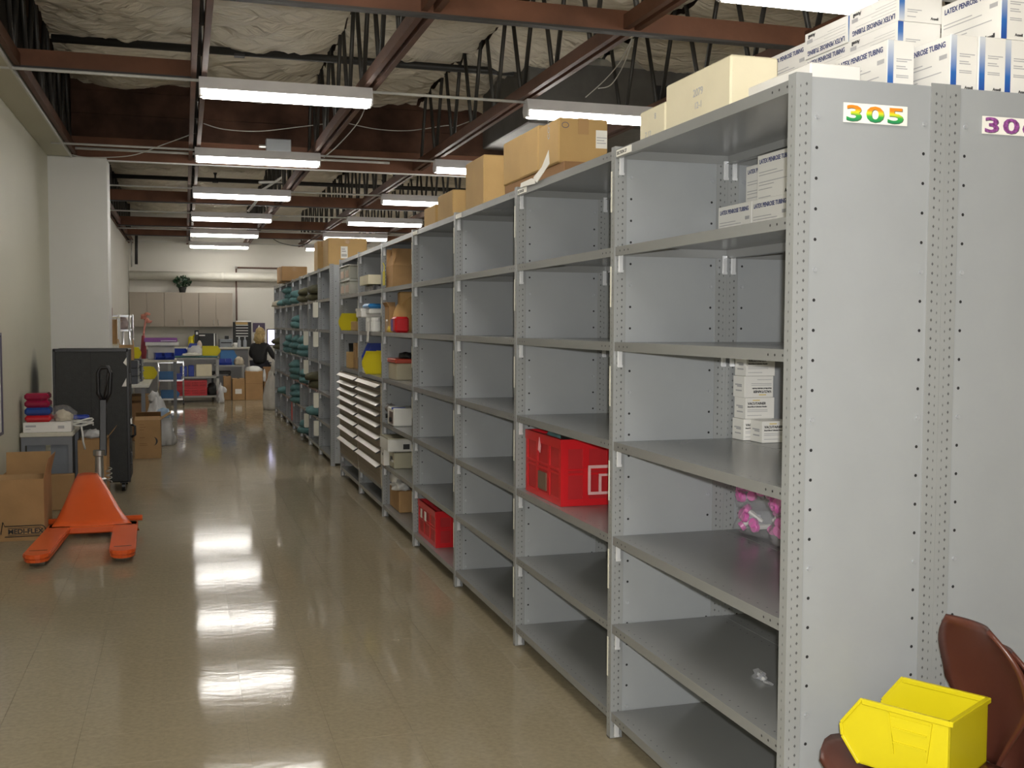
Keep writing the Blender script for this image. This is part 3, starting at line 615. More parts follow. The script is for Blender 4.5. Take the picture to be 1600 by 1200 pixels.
# bags of pink-capped tubes
rb = random.Random(3)
def tube_bag(label, c, n, sx, sy_, sz, seed):
    t = thing('tube_bag', label, 'bag', c, 0, 'clear bags of pink-capped tubes')
    obj('film', blob_mesh('film', sx, sy_, sz, CLEAR, seed, .25, 2.5), t)
    for i in range(n):
        th = rb.uniform(.75, 1.75)*PI; ph = rb.uniform(-.35, .8); d = Vector((math.cos(th)*math.cos(ph), math.sin(th)*math.cos(ph), math.sin(ph)))
        p = Vector((d.x*sx*.8, d.y*sy_*.8, (.40+.45*d.z)*sz)); d = (d+Vector((rb.uniform(-.5, .2), rb.uniform(-.5, .5), rb.uniform(-.4, .3)))).normalized()
        tb = obj('tube', MB().use(WHITEP if i % 3 else mat('tube_clear', (.5, .5, .56), .2)).cyl(p, p-d*.06, .0095, 8).mesh('tube', smooth=False), t)
        obj('cap', MB().use(PINK).cyl(p+d*.018, p, .0185, 12).mesh('cap', .002), tb)
zt = LV[2]+.001
for i, (yy, zz) in enumerate(((3.53, 0), (3.30, 0), (3.07, 0), (3.55, .10), (3.31, .105), (3.07, .105), (3.55, .2), (3.31, .205))):
    tube_bag(['front-left bottom', 'bottom middle', 'bottom right', 'middle-layer left', 'middle-layer central', 'middle-layer right', 'top left', 'top right'][i] + ' clear bag of pink-capped tubes in the pile', (2.10, yy+.02, zt+zz), 20, .12, .135, .13, i)
tp = thing('foil_scrap', 'crumpled scrap of clear film on the second lowest near shelf', 'scrap', (1.74, 2.98, LV[1]+.001)); obj('film', blob_mesh('film', .02, .03, .022, mat('scrap_film', (.75, .77, .82), .08, .7), 4, .7, 3, 2, smooth=False), tp); obj('tail', blob_mesh('tail', .01, .03, .008, MATS['scrap_film'], 9, .5, 3, 2, smooth=False), tp, (.0, -.04, 0))
tp = thing('brown_wrapper', 'small brown wrapped packet at the back of the bottom near shelf', 'packet', (2.1, 3.0, LV[0]+.001)); obj('packet', blob_mesh('packet', .05, .08, .07, mat('brown_film', (.3, .16, .08), .25), 2, .4, 3), tp); obj('film_twist', blob_mesh('film_twist', .03, .04, .05, CLEAR, 6, .6, 3), tp, (-.04, .03, .02))
# red crates
k1 = crate('red folding crate with grey label frame on the second shelving bay', (1.548, 4.845, LV[2]+.001), .50, .345, .292, -PI/2, handle=True)
lf = MB().use(mat('frame_pink', (.72, .42, .42), .4))
for b in ((0, .17, .115, .128), (0, .012, 0, .128), (0, .17, 0, .012), (.05, .062, 0, .085), (.05, .17, .08, .09)): lf.box(b[0], b[1], -.003-.0004*len(lf.f)/6, 0, b[2], b[3])
obj('label_frame', lf.mesh('label_frame'), k1, (.512, .12, .05), (0, 0, PI/2))
obj('window', bxm('window', mat('crate_window', (.14, .09, .06), .5), .19, .30, -.002, .004, .04, .12), k1); obj('paper_tag', MB().use(mat('pink_paper', (.8, .38, .42), .6)).prism([(0, 0), (.03, -.01), (.04, .02), (.018, .06), (.006, .03)], 'y', -.006, -.0045).mesh('paper_tag'), k1, (.2, 0, .215))
tag(obj('folded_cloth', blob_mesh('folded_cloth', .10, .16, .10, TEAL, 3, .4, 3), None, (1.68, 4.62, LV[2]+.225)), 'dark teal cloth spilling over the red crate rim', 'cloth')
tag(obj('black_folder', bxm('black_folder', BLACK, 1.60, 1.85, 4.37, 4.50, LV[2]+.02, LV[2]+.305, bevel=.004)), 'black folder standing inside the nearer red crate', 'folder')
k2 = crate('red folding crate with two white tags on the bottom shelf', (1.548, 7.31, LV[0]+.001), .54, .345, .24, -PI/2)
for x, sx in ((.10, .045), (.225, .05)): obj('tag', bxm('tag', PAPER if x > .2 else CREAM, x, x+sx, -.006, -.0035, .13, .19), k2)
tag(obj('blue_pad', bxm('blue_pad', LBLUE, 1.60, 1.72, 5.0, 5.13, LV[5]+.001, LV[5]+.02, bevel=.004)), 'scrap of bright blue plastic on the high shelf of the empty bay', 'scrap')
# ---- crowded bay (k=4) and bays above the drawers
def rel(k): return Y0+k*BW
Yk = rel(4)
q = carton('brown carton with raised flap high in the crowded bay', 1.545, 1.86, 8.23, 8.52, LV[5]+.001, LV[5]+.17, CARD, open_=[('s', 1.9), ('w', 1.9), ('n', 1.7)]); obj('tape', bxm('tape', TAPE, -.13, .13, -.1475, -.1445, .10, .14), q)
yt = thing('yellow_tag', 'yellow tag hanging beside the high brown carton', 'tag', (1.515, 8.46, LV[5]+.02)); obj('tag', bxm('tag', YEL, 0, .004, -.04, .05, 0, .11, bevel=.001), yt); obj('loop', MB().use(YEL).tube([(0, 0, .1), (.01, .02, .15), (0, .03, .18)], .004).mesh('loop'), yt)
pb = thing('paper_bag', 'tall crumpled brown paper bag in the crowded bay', 'bag', (1.67, 8.28, LV[4]+.001)); obj('body', blob_mesh('body', .12, .11, .30, PBAG, 5, .2, 2, top=.75), pb); obj('folded_top', bxm('folded_top', PBAG, -.07, .07, -.05, .05, .2, .315, bevel=.01), pb)
carton('open brown carton leaning behind the paper bag', 1.535, 1.62, 8.33, 8.52, LV[4]+.001, LV[4]+.2, CARD, open_=[('w', 1.0), ('n', 1.4)])
yp = thing('yellow_pouch', 'yellow pouch slumped in front of the paper bag', 'pouch', (1.58, 8.36, LV[4]+.001)); obj('pouch', blob_mesh('pouch', .06, .09, .13, mat('pouch_yellow', (.72, .5, .08), .5), 3, .3, 2, top=.5), yp); obj('seal', bxm('seal', MATS['pouch_yellow'], -.004, .004, -.05, .05, .1, .145), yp)
rp = thing('red_packet', 'red and purple packet at the edge of the crowded bay', 'packet', (1.585, 8.16, LV[4]+.001)); obj('packet', bxm('packet', RED, -.05, .06, -.07, .10, 0, .12, bevel=.015), rp); obj('purple_band', bxm('purple_band', mat('purple_print', (.10, .06, .3), .3), -.053, -.045, .02, .1, .01, .1), rp)
jr = thing('glass_jar', 'small clear jar beside the yellow pouch', 'jar', (1.55, 8.42, LV[4]+.001)); obj('jar', MB().use(CLEAR).lathe([(.03, 0), (.032, .07), (.024, .085)], 12).mesh('jar', smooth=True), jr); obj('lid', MB().use(WHITEP).lathe([(.026, .085), (.026, .1)], 12).mesh('lid'), jr)
tr = thing('sample_tray', 'pale tray with a red lid in the crowded bay', 'tray', (1.56, 8.170, LV[3]+.001)); obj('tray', bxm('tray', mat('tray_tan', (.42, .38, .27), .5), 0, .3, 0, .34, 0, .13, bevel=.006), tr); obj('lid', bxm('lid', mat('lid_red', (.45, .06, .03), .4), -.01, .31, -.01, .345, .131, .165, bevel=.006), tr); obj('dark_item', blob_mesh('dark_item', .05, .12, .05, BLACK, 2), tr, (.1, .15, .165))
for i, (y, z, dz, lab) in enumerate(((8.13, LV[2], .14, 'white instrument case on the middle shelf of the crowded bay'), (8.46, LV[2], .09, 'small white instrument behind the instrument case'))):
    ic = thing('instrument_case', lab, 'instrument', (1.53+.03*i, y, z+.001)); obj('case', bxm('case', WHITEP, 0, .3-.2*i, 0, .26-.18*i, 0, dz, bevel=.008), ic); obj('face', bxm('face', mat('inst_dark', (.12, .08, .07), .4), -.003, .004, .03, .07+.1*(1-i), .02, dz-.03), ic); obj('knob', MB().use(BLKMET).cyl((-.02, .08, .05), (0, .08, .05), .018, 10).mesh('knob'), ic); obj('strap', bxm('strap', BLUE, -.004, .1, .04, .07, dz-.01, dz+.004), ic)
for i in range(2):
    jr = tag(obj('loose_part', blob_mesh('loose_part', .04, .06, .06, mat('part_metal', (.3, .28, .27), .3, .6), 11+i, .6, 4, 3), None, (1.57+.06*i, 8.495-.05*i, LV[2]+(.093 if i == 0 else .001))), ['tangle of metal fittings on top of the small instrument', 'tangle of metal fittings at the back of the instrument shelf'][i], 'fittings')
an = thing('analyser', 'flat white analyser box projecting from the lower crowded shelf', 'instrument', (1.49, 8.16, LV[1]+.135)); obj('case', bxm('case', WHITEP, 0, .42, 0, .36, 0, .10, bevel=.008), an); obj('top_cover', bxm('top_cover', mat('cover_tan', (.40, .38, .28), .4), 0, .42, .0, .36, .10, .106), an); obj('port', bxm('port', INKB, .12, .17, -.004, .0, .02, .06), an)
obj('emblem', MB().use(INK).tube([(.24+.018*math.cos(a*PI/8), -.002, .06+.018*math.sin(a*PI/8)) for a in range(17)], .003, 4).mesh('emblem'), an); obj('word_mark', bxm('word_mark', INK, .27, .36, -.0012, 0, .052, .068), an)
cb = thing('white_cube', 'small white cube box jutting out below the analyser', 'box', (1.50, 8.40, LV[1]+.001)); obj('body', bxm('body', WHITECARD, 0, .12, 0, .13, 0, .13, bevel=.002), cb); obj('corner_print', bxm('corner_print', INKB, -.001, .0, .03, .06, .08, .1), cb)
mt = thing('meter', 'beige meter with dark window under the analyser', 'instrument', (1.54, 8.180, LV[1]+.001)); obj('case', bxm('case', MATS['cover_tan'], 0, .3, 0, .2, 0, .125, bevel=.006), mt); obj('window', bxm('window', INKB, -.003, .002, .06, .14, .05, .09), mt)
for i in range(3): obj('key', bxm('key', WHITEP, -.004, .002, .02+.03*i, .035+.03*i, .05, .065), mt)
rl = thing('wrapped_roll', 'roll of white wrap lying on the brown board', 'roll', (1.60, 8.34, LV[0]+.172)); obj('roll', MB().use(WHITEP).cyl((0, -.16, .055), (.02, .17, .055), .055, 16).mesh('roll', smooth=True), rl); obj('loose_film', blob_mesh('loose_film', .07, .11, .08, POLY, 8, .5, 3), rl, (.0, -.13, 0))
carton('brown carton under the wrapped roll on the lowest crowded shelf', 1.57, 1.86, 8.12, 8.52, LV[0]+.001, LV[0]+.17, CARD, tape=False)
# bay five
carton('shallow cream tray box over scattered fittings', 1.50, 1.80, 9.120, 9.580, LV[5]+.055, LV[5]+.135, CREAMCARD, open_=[]); tag(obj('fittings_tray', bxm('fittings_tray', mat('speckled_fittings', (.25, .24, .24), .4, .5, .9, 40), 1.54, 1.84, 9.140, 9.560, LV[5]+.001, LV[5]+.05, bevel=.01)), 'low pile of dark metal fittings under the cream tray box', 'fittings')
bl = thing('blue_lid_tub', 'pale tub with bright blue lid among the white jars', 'tub', (1.64, 9.35, LV[4]+.15)); obj('tub', bxm('tub', WHITEP, -.12, .12, -.15, .15, 0, .05, bevel=.01), bl); obj('lid', bxm('lid', mat('lid_blue', (.03, .22, .55), .3), -.13, .13, -.16, .16, .051, .09, bevel=.015), bl)
GJ = 'white plastic jars'
for i, (x, y, h, r) in enumerate(((1.57, 9.160, .12, .045), (1.58, 9.280, .1, .042), (1.57, 9.420, .12, .045), (1.70, 9.120, .149, .05), (1.70, 9.300, .149, .05), (1.6, 9.550, .11, .042), (1.72, 9.500, .12, .05))):
    j = thing('white_jar', ['nearest', 'second', 'third', 'rear near', 'rear middle', 'farthest', 'rear far'][i]+' white screw-top jar on the jar shelf', 'jar', (x, y, LV[4]+.001), 0, GJ)
    obj('jar', MB().use(WHITEP).lathe([(r*.95, 0), (r, .01), (r, h*.72), (r*.85, h*.76)], 14).mesh('jar', smooth=False), j); obj('lid', MB().use(mat('jar_lid', (.8, .8, .77), .4)).lathe([(r*.98, h*.76), (r*.98, h-.003), (r*.9, h)], 14).mesh('lid'), j)
wt = thing('white_tub', 'white box propped on the far jars', 'tub', (1.55, 9.530, LV[4]+.122)); obj('box', bxm('box', WHITECARD, -.07, .12, -.14, .14, 0, .075, bevel=.008), wt); obj('lid_edge', bxm('lid_edge', WHITEP, -.074, .124, -.144, .144, .055, .08), wt)
tg = thing('manila_tag', 'cream paper tag drooping over the jar shelf edge', 'tag', (1.512, 9.160, LV[4]+.03)); obj('tag', MB().use(PAPER).prism([(-.03, .05), (.05, .05), (.12, -.12), (.03, -.12)], 'x', -.004, 0).mesh('tag'), tg); obj('string', MB().use(WIREM).tube([(0, .0, .05), (.01, -.02, .08), (.02, -.02, .0)], .002).mesh('string'), tg)
bin_('yellow hopper bin resting on the nearer drawer stack', (1.62, 9.30, LV[3]+.001), .215, .2, .2, YEL, PI*.8); bin_('dark blue hopper bin behind the yellow bin on the drawers', (1.68, 9.60, LV[3]+.001), .28, .25, .26, BLUE, PI)
for i in range(3): tag(obj('white_carton', bxm('white_carton', WHITECARD, 1.52, 1.62, 9.430, 9.580, LV[3]+.001+.034*i, LV[3]+.033+.034*i, bevel=.002)), ['bottom', 'middle', 'top'][i]+' small flat white box beside the yellow bin on the drawers', 'box', 'flat white boxes by the yellow bin')
# bay six
for i, (y, z) in enumerate(((10.500, 0), (10.820, 0), (10.500, .165), (10.820, .165))):
    ct = thing('clear_tub', ['lower near', 'lower far', 'upper near', 'upper far'][i]+' clear plastic tub stacked above the farther drawers', 'tub', (1.64, y, LV[5]+.001+z*.88), 0, 'clear plastic tubs')
    obj('tub', bxm('tub', mat('frosted_tub', (.62, .62, .55), .25, 0, .1, 8, trans=.25), -.12, .12, -.14, .14, 0, .13, bevel=.012), ct); obj('lid', bxm('lid', WHITEP, -.13, .13, -.15, .15, .13, .142, bevel=.004), ct); obj('contents', bxm('contents', mat('tub_contents', (.5, .38, .3), .6), -.123, -.1, -.1, .1, .02, .09), ct)
bin_('yellow hopper bin on the shelf above the farther drawers', (1.62, 10.82, LV[4]+.001), .2, .2, .17, YEL, PI*.8)
carton('tan carton standing beside the upper yellow bin', 1.58, 1.86, 10.380, 10.670, LV[4]+.001, LV[4]+.09, CARD2)
carton('tall narrow brown carton standing on the farther drawers', 1.58, 1.8, 10.370, 10.520, LV[3]+.001, LV[3]+.25, CARD); carton('short tan carton in front of the narrow brown carton', 1.54, 1.72, 10.540, 10.720, LV[3]+.001, LV[3]+.16, CARD2)
fd = thing('dark_folder', 'dark folder leaning on the cartons over the farther drawers', 'folder', (1.60, 10.820, LV[3]+.002)); obj('cover', bxm('cover', BLACK, -.004, .2, -.02, .0, 0, .26), fd); obj('sheet', bxm('sheet', PAPER, .01, .19, .0, .006, .002, .24), fd); fd.rotation_euler = (-.5, 0, 0)
# ---- far run: cloth bundles, hanging tags
rc = random.Random(5)
def bundle(label, k, lev, m, n=3, y=None, x=1.585, h=.10, sx=.15):
    t = thing('cloth_bundle', label, 'cloth', (x, FY+FW*(k+.5) if y is None else y, LV[lev]+.001), 0, 'cloth bundles on the far shelving')
    for i in range(n): obj('fold', blob_mesh('fold', sx, .3-.03*i, h*1.15, m, rc.randint(0, 99), .25, 2.5, 2), t, (.02*rc.uniform(-1, 1), .05*rc.uniform(-1, 1), i*h*.85))
    return t
BT = [(4, 5, TEAL, 3, 'stack of folded teal cloth high in the fifth far bay'), (3, 5, TEAL, 2, 'teal cloth bundle high in the fourth far bay'), (2, 5, OLIVE, 2, 'olive bundle high in the third far bay'), (1, 5, OLIVE, 2, 'olive bundle hanging high in the second far bay'),
      (3, 4, TEAL, 2, 'teal cloth with white ties in the fourth far bay'), (4, 3, TEAL, 3, 'teal bundle at eye level in the fifth far bay'), (3, 3, TEAL, 3, 'fat teal bundle at eye level in the fourth far bay'), (2, 3, TEAL, 3, 'teal bundle spilling out of the third far bay'),
      (2, 2, TEAL, 2, 'crumpled teal cloth below eye level in the third far bay'), (1, 2, OLIVE, 2, 'brown and olive bundle in the second far bay'), (3, 2, TEAL, 3, 'teal bundle below eye level in the fourth far bay'), (3, 1, TEAL, 3, 'low teal bundle in the fourth far bay'), (1, 1, TEAL, 1, 'dark teal cloth draped over a low shelf of the second far bay'),
      (2, 0, TEAL, 2, 'grey teal cloth on the bottom shelf of the third far bay'), (6, 3, OLIVE, 2, 'green bundle in the last far bay'), (6, 5, mat('cream_cloth', (.5, .45, .35), .8, 0, .2), 1, 'pale crumpled cloth high in the last far bay'), (5, 1, TEAL, 1, 'small teal cloth low in the sixth far bay'), (5, 5, TEAL, 1, 'small teal cloth high in the sixth far bay')]
for k, lev, m, n, lab in BT: bundle(lab, k, lev, m, n)
tag(obj('red_binder', bxm('red_binder', RED, 1.54, 1.8, FY+4.25*FW, FY+4.45*FW, LV[0]+.001, LV[0]+.28, bevel=.004)), 'red binder upright on the bottom shelf of the fifth far bay', 'binder')
TG = MB().use(CREAM).prism([(-.032, 0), (.032, 0), (.032, -.17), (.022, -.18), (-.022, -.18), (-.032, -.17)], 'x', -.003, 0).mesh('card')
for i, (k, lev) in enumerate(((1, 5), (1, 4), (2, 4), (2, 3), (1, 2), (1, 1), (2, 1))):
    t = thing('hanging_tag', ['top right', 'second right-hand', 'upper left-hand', 'lower left-hand', 'lower right-hand', 'low right-hand', 'half hidden'][i]+' cream card tag hanging from the far shelving', 'tag', (XS-.03, FY+FW*k+.0, LV[lev]-.03), 0, 'cream tags on the far shelving')
    obj('card', TG, t, (0, 0, 0), (0, 0, 1.15)); obj('string', MB().use(WIREM).tube([(0, 0, 0), (.004, 0, .02), (.012, 0, .034)], .002).mesh('string'), t)
# ================================================================== LEFT SIDE
# pallet jack
j = thing('pallet_jack', 'orange pallet jack with black upright handle parked beside the aisle', 'pallet jack', (0, 0, 0))
def fork(xa, xb, xh0, xh1):
    """rounded steel fork from tip (y 7.37) to heel (y 8.36)"""
    b = MB().use(ORANGE); pts = []
    cx = (xa+xb)/2; r = (xb-xa)/2
    tip = [(cx - r*math.cos(a)*1.0, 7.415 - .095*math.sin(a)) for a in [PI*i/8 for i in range(9)]]
    poly = tip + [(xh1, 8.42), (xh0, 8.42)]
    return b.prism(poly, 'z', .062, .09).prism([(p[0]*.94+cx*.06, p[1]+(.02 if p[1] < 7.45 else 0)) for p in poly], 'z', .035, .062).mesh('fork', .006, seg=2)
obj('fork', fork(-1.01, -.845, -.965, -.80), j); obj('fork', fork(-.49, -.325, -.52, -.352), j)
# sloping triangular hood
hood = MB().use(ORANGE); rows = 10; cols = 14; V = []
for i in range(rows+1):
    s = i/rows; y = 8.30+.72*s; z = .088+.30*(s**1.0)*(1+.15*math.sin(PI*s)); half = .322-.236*s**.78; cx = -.662-.085*s
    for c_ in range(cols+1):
        u = 2*c_/cols-1; V.append((cx+half*u, y+.03*u*u, z - (.045+.03*s)*max(0, abs(u)-.86)/.14 - .018*s*u*u))
Fh = [(i*(cols+1)+c_, i*(cols+1)+c_+1, (i+1)*(cols+1)+c_+1, (i+1)*(cols+1)+c_) for i in range(rows) for c_ in range(cols)]
hood.add(V, Fh); n0 = len(V); hood.add([(v[0], v[1]+.02, max(.03, v[2]-.06)) for v in V], [f[::-1] for f in Fh])
def skirt(idx): hood.f.extend([(idx[i], idx[i+1], n0+idx[i+1], n0+idx[i]) for i in range(len(idx)-1)]); hood.m.extend([0]*(len(idx)-1))
skirt(list(range(cols+1))); skirt([rows*(cols+1)+c_ for c_ in range(cols+1)]); skirt([i*(cols+1) for i in range(rows+1)]); skirt([i*(cols+1)+cols for i in range(rows+1)])
obj('hood', hood.mesh('hood', smooth=True), j)
obj('cross_member', bxm('cross_member', ORANGE, -.96, -.35, 8.28, 8.42, .04, .09, bevel=.006), j)
obj('pivot_bar', MB().use(ORANGE).cyl((-1.0, 8.58, .085), (-.325, 8.58, .085), .022, 12).mesh('pivot_bar', smooth=True), j)
for cx in (-.925, -.41):
    obj('load_roller', MB().use(CHROME).cyl((cx-.045, 7.44, .036), (cx+.045, 7.44, .036), .034, 16).mesh('load_roller', smooth=True), j)
    obj('axle_bracket', bxm('axle_bracket', BLKMET, cx-.06, cx+.06, 7.40, 7.55, .03, .06), j)
    obj('fork_print', bxm('fork_print', INKB, cx-.055, cx+.055, 7.475, 7.49, .0902, .0908), j)
pm = (-.665, 9.12)
obj('pump', MB().use(STEEL).lathe([(.055, 0), (.055, .22), (.035, .23), (.03, .40), (.045, .41), (.045, .45)], 16, (pm[0], pm[1], .1)).mesh('pump', smooth=False), j)
for s in (-1, 1): obj('steer_wheel', MB().use(BLKMET).cyl((pm[0]+s*.03, pm[1], .09), (pm[0]+s*.08, pm[1], .09), .09, 18).mesh('steer_wheel', smooth=False), j)
sp_ = [(pm[0]+.075+.022*math.cos(a*.9), pm[1]-.06+.022*math.sin(a*.9), .30+.005*a) for a in range(24)]
obj('return_spring', MB().use(STEEL).tube(sp_, .005).mesh('return_spring', smooth=True), j)
hx = -.628; hy = 9.2
hb = MB().use(BLKMET).bar((pm[0]+.028, pm[1]+.03, .5), (hx-.005, hy, .95), .055, .04, (0, 1, 0)); obj('handle_shaft', hb.mesh('handle_shaft', .006), j)
lo = MB().use(BLKMET).tube([(hx-.005, hy, .93), (hx-.04, hy, 1.0), (hx-.042, hy, 1.17), (hx-.02, hy, 1.21), (hx+.035, hy, 1.21), (hx+.055, hy, 1.16), (hx+.045, hy, 1.0), (hx+.01, hy, .93)], .017, 8); obj('handle_loop', lo.mesh('handle_loop', smooth=True), j)
obj('control_lever', MB().use(BLKMET).tube([(hx, hy-.02, .95), (hx+.03, hy-.04, 1.1), (hx+.035, hy-.04, 1.17)], .008).mesh('control_lever', smooth=True), j)
# carton with flap and stencilled print
mf = carton('open brown carton with stencilled black lettering at the left picture edge', -1.30, -.985, 8.33, 8.80, 0, .44, CARD, open_=[('n', 1.45), ('e', 1.35), ('s', 3.0)])
obj('packing_slip', bxm('packing_slip', PAPER, -.10, .06, -.10, .0, .40, .402), mf)
obj('inner_flap', bxm('inner_flap', CARD3, -.15, .15, -.22, .2, .36, .366), mf)
o = print_ny(mf, 'MEDI-FLEX', -.085, -.2368, .052, .049, INKB, bold=.0014, xs=1.0); 
fr = MB().use(INKB); Lx, Rx, Zb, Zt_ = -.105, .135, .032, .108
fr.tube([(Lx, -.2372, Zb), (Rx, -.2372, Zb)] + [(Rx+.03*math.sin(a*PI/8), -.2372, .07-.038*math.cos(a*PI/8)) for a in range(9)] + [(Lx, -.2372, Zt_), (Lx-.012, -.2372, .14), (Lx-.026, -.2372, .05), (Lx-.04, -.2372, .12), (Lx-.05, -.2372, .07)], .0035, 4)
fr.tube([(Lx+.02, -.2372, Zb+.012), (Rx-.005, -.2372, Zb+.012), (Rx+.014, -.2372, .07), (Rx-.005, -.2372, Zt_-.014), (Lx+.02, -.2372, Zt_-.014)], .002, 4); obj('print_frame', fr, mf)
# side table with contents
st = thing('side_table', 'small grey work table against the left wall', 'table', (-1.325, 9.70, 0))
TT = mat('table_top_cream', (.58, .56, .47), .4); TLEG = mat('table_steel', (.17, .18, .2), .45, .2)
obj('top', bxm('top', TT, 0, .415, 0, .62, .61, .645, bevel=.004), st)
for x in (.01, .375):
    for y in (.01, .575): obj('leg', bxm('leg', TLEG, x, x+.03, y, y+.03, 0, .61), st)
obj('apron', bxm('apron', TLEG, .04, .375, .01, .022, .54, .61), st)
for x in (.05, .235): obj('side_panel', bxm('side_panel', mat('slate_panel', (.15, .17, .2), .5), x, x+.145, .03, .045, .28, .605), st)
carton('plain brown carton pushed under the side table', -1.13, -.90, 9.62, 9.69, 0, .30, CARD, tape=False); carton('tall brown carton standing between table and black case', -.89, -.66, 9.85, 10.25, 0, .56, CARD, open_=[('e', .9)])
wb = thing('flat_white_box', 'long flat white printed box on the side table', 'box', (-1.30, 9.72, .646)); obj('body', bxm('body', WHITECARD, 0, .375, 0, .26, 0, .085, bevel=.003), wb); obj('word_mark', bxm('word_mark', INKG, .02, .10, -.0008, 0, .046, .062), wb); obj('fine_print', MB().use(INKG).box(.02, .06, -.0008, 0, .026, .03).box(.27, .32, -.0008, 0, .03, .055).mesh('fine_print'), wb)
for i, (z, h, m, lab) in enumerate(((.732, .055, RED, 'bottom red folded packet'), (.788, .065, mat('packet_blue', (.02, .07, .30), .15), 'blue folded packet'), (.854, .06, mat('packet_crimson', (.30, .012, .05), .12), 'lower crimson glossy packet'), (.915, .06, MATS['packet_crimson'], 'topmost crimson glossy packet'))):
    pk = thing('folded_packet', lab+' in the pile on the side table', 'packet', (-1.29, 9.74, z), 0, 'glossy packets on the side table'); obj('packet', bxm('packet', m, 0, .205-.004*i, 0, .2, 0, h, bevel=.018), pk); obj('fold_edge', bxm('fold_edge', m, .01, .19, -.004, .02, h*.42, h*.5), pk)
bgp = thing('plastic_bundle', 'clear plastic bundle with cream contents on the side table', 'bag', (-1.0, 9.86, .732)); obj('film', blob_mesh('film', .11, .11, .13, CLEAR, 3, .4, 3), bgp); obj('contents', blob_mesh('contents', .075, .07, .09, mat('cream_fill', (.62, .55, .4), .7), 2, .4, 3), bgp)
rdp = tag(obj('red_pouch', blob_mesh('red_pouch', .08, .08, .11, RED, 6, .3, 2), None, (-1.02, 10.10, .646)), 'red pouch behind the clear bundle on the side table', 'pouch')
wc = thing('white_cable_coil', 'coiled white cable hanging off the side table end', 'cable', (-.86, 9.95, .65)); co = []
for a in range(60): co.append((.09*math.cos(a*.42), .07*math.sin(a*.42), .03+.0009*a+.01*math.sin(a)))
obj('coil', MB().use(WHITEP).tube(co, .008).mesh('coil', smooth=True), wc); obj('tail', MB().use(WHITEP).tube([(.0, -.07, .03), (.01, -.1, -.02), (.015, -.1, -.1), (.03, -.1, -.17)], .009).mesh('tail', smooth=True), wc); obj('plug', bxm('plug', BLUE, -.07, .06, -.05, .05, .085, .12, bevel=.01), wc)
tag(obj('white_cloth', blob_mesh('white_cloth', .09, .1, .07, POLY, 9, .4, 3), None, (-.78, 10.02, .565)), 'crumpled white cloth on the tall brown carton', 'cloth')
wbd = thing('wall_board', 'dark framed board on the left wall at the picture edge', 'board', (-1.328, 8.2, .75)); obj('board', bxm('board', WHITEP, 0, .012, 0, .55, 0, .72), wbd); obj('frame', MB().use(mat('purple_frame', (.06, .05, .09), .4)).box(0, .022, .55, .58, -.02, .74).box(0, .022, -.03, 0, -.02, .74).box(0, .022, 0, .55, .72, .74).box(0, .022, 0, .55, -.02, 0).mesh('frame'), wbd)
# black rolling case
bc = thing('rolling_case', 'tall black upholstered case on casters beside the white wall stub', 'case', (-1.145, 10.52, 0))
obj('body', bxm('body', BLACK, 0, .645, 0, .55, .09, 1.325, bevel=.01), bc); obj('door_seam', bxm('door_seam', HOLE, .318, .322, -.001, .002, .12, 1.3), bc)
for x, y in ((.06, .06), (.585, .06), (.06, .49), (.585, .49)):
    c_ = obj('caster', bxm('caster', BLKMET, x-.03, x+.03, y-.03, y+.03, .075, .095), bc); obj('wheel', MB().use(BLKMET).cyl((x-.015, y, .045), (x+.015, y, .045), .045, 16).mesh('wheel'), c_)
obj('edge_trim', MB().use(BLKMET).box(.625, .65, -.006, .02, .09, 1.327).box(-.004, .02, -.006, .02, .09, 1.327).box(0, .645, -.006, .02, 1.30, 1.33).mesh('edge_trim', .003), bc)
lt = obj('latch', bxm('latch', CHROME, .646, .668, .08, .18, .62, .68, bevel=.004), bc); obj('handle', MB().use(BLKMET).tube([(.655, .1, .62), (.69, .1, .6), (.69, .1, .52), (.655, .1, .5)], .012).mesh('handle', smooth=True), lt); obj('hinge', bxm('hinge', BLKMET, .646, .662, .05, .12, .25, .36), bc); obj('hinge', bxm('hinge', BLKMET, .646, .662, .05, .12, 1.0, 1.1), bc)
obj('torn_label', MB().use(PAPER).prism([(.585, .98), (.625, .98), (.625, 1.06)], 'y', -.003, -.001).mesh('torn_label'), bc); obj('torn_label', MB().use(PAPER).prism([(.60, 1.2), (.63, 1.17), (.63, 1.25)], 'y', -.0075, -.006).mesh('torn_label'), bc)
# ---- brown carton in the aisle, white bag
bx = carton('open brown carton with printed crescent in the aisle beyond the black case', -.565, -.28, 13.05, 13.5, 0, .445, CARD, open_=[('e', .55), ('n', 2.6), ('s', 2.9)])
obj('crescent', MB().use(INKB).prism([(.06+.05*math.cos(a*PI/8-PI/2), .2+.05*math.sin(a*PI/8-PI/2)) for a in range(9)]+[(.06+.03*math.cos(PI/2-a*PI/8), .2+.05*math.sin(PI/2-a*PI/8)) for a in range(9)], 'y', -.2265, -.2252).mesh('crescent'), bx)
for i, (z, l) in enumerate(((.39, .05), (.36, .07), (.33, .05), (.24, .06), (.17, .08), (.15, .09))): obj('print_line', bxm('print_line', CARD3, -.09, -.09+l, -.2262, -.2252, z, z+.008), bx)
tb = thing('trash_bag', 'full white plastic bag with knotted top behind the crescent carton', 'bag', (-.345, 14.5, 0)); obj('body', blob_mesh('body', .25, .22, .66, POLY, 4, .25, 3, 4, top=.3), tb); obj('knot', blob_mesh('knot', .06, .06, .12, POLY, 7, .5, 4), tb, (-.05, 0, .57)); obj('inner_cloth', blob_mesh('inner_cloth', .09, .05, .13, mat('pale_blue', (.3, .42, .58), .6), 2), tb, (.07, -.16, .36))
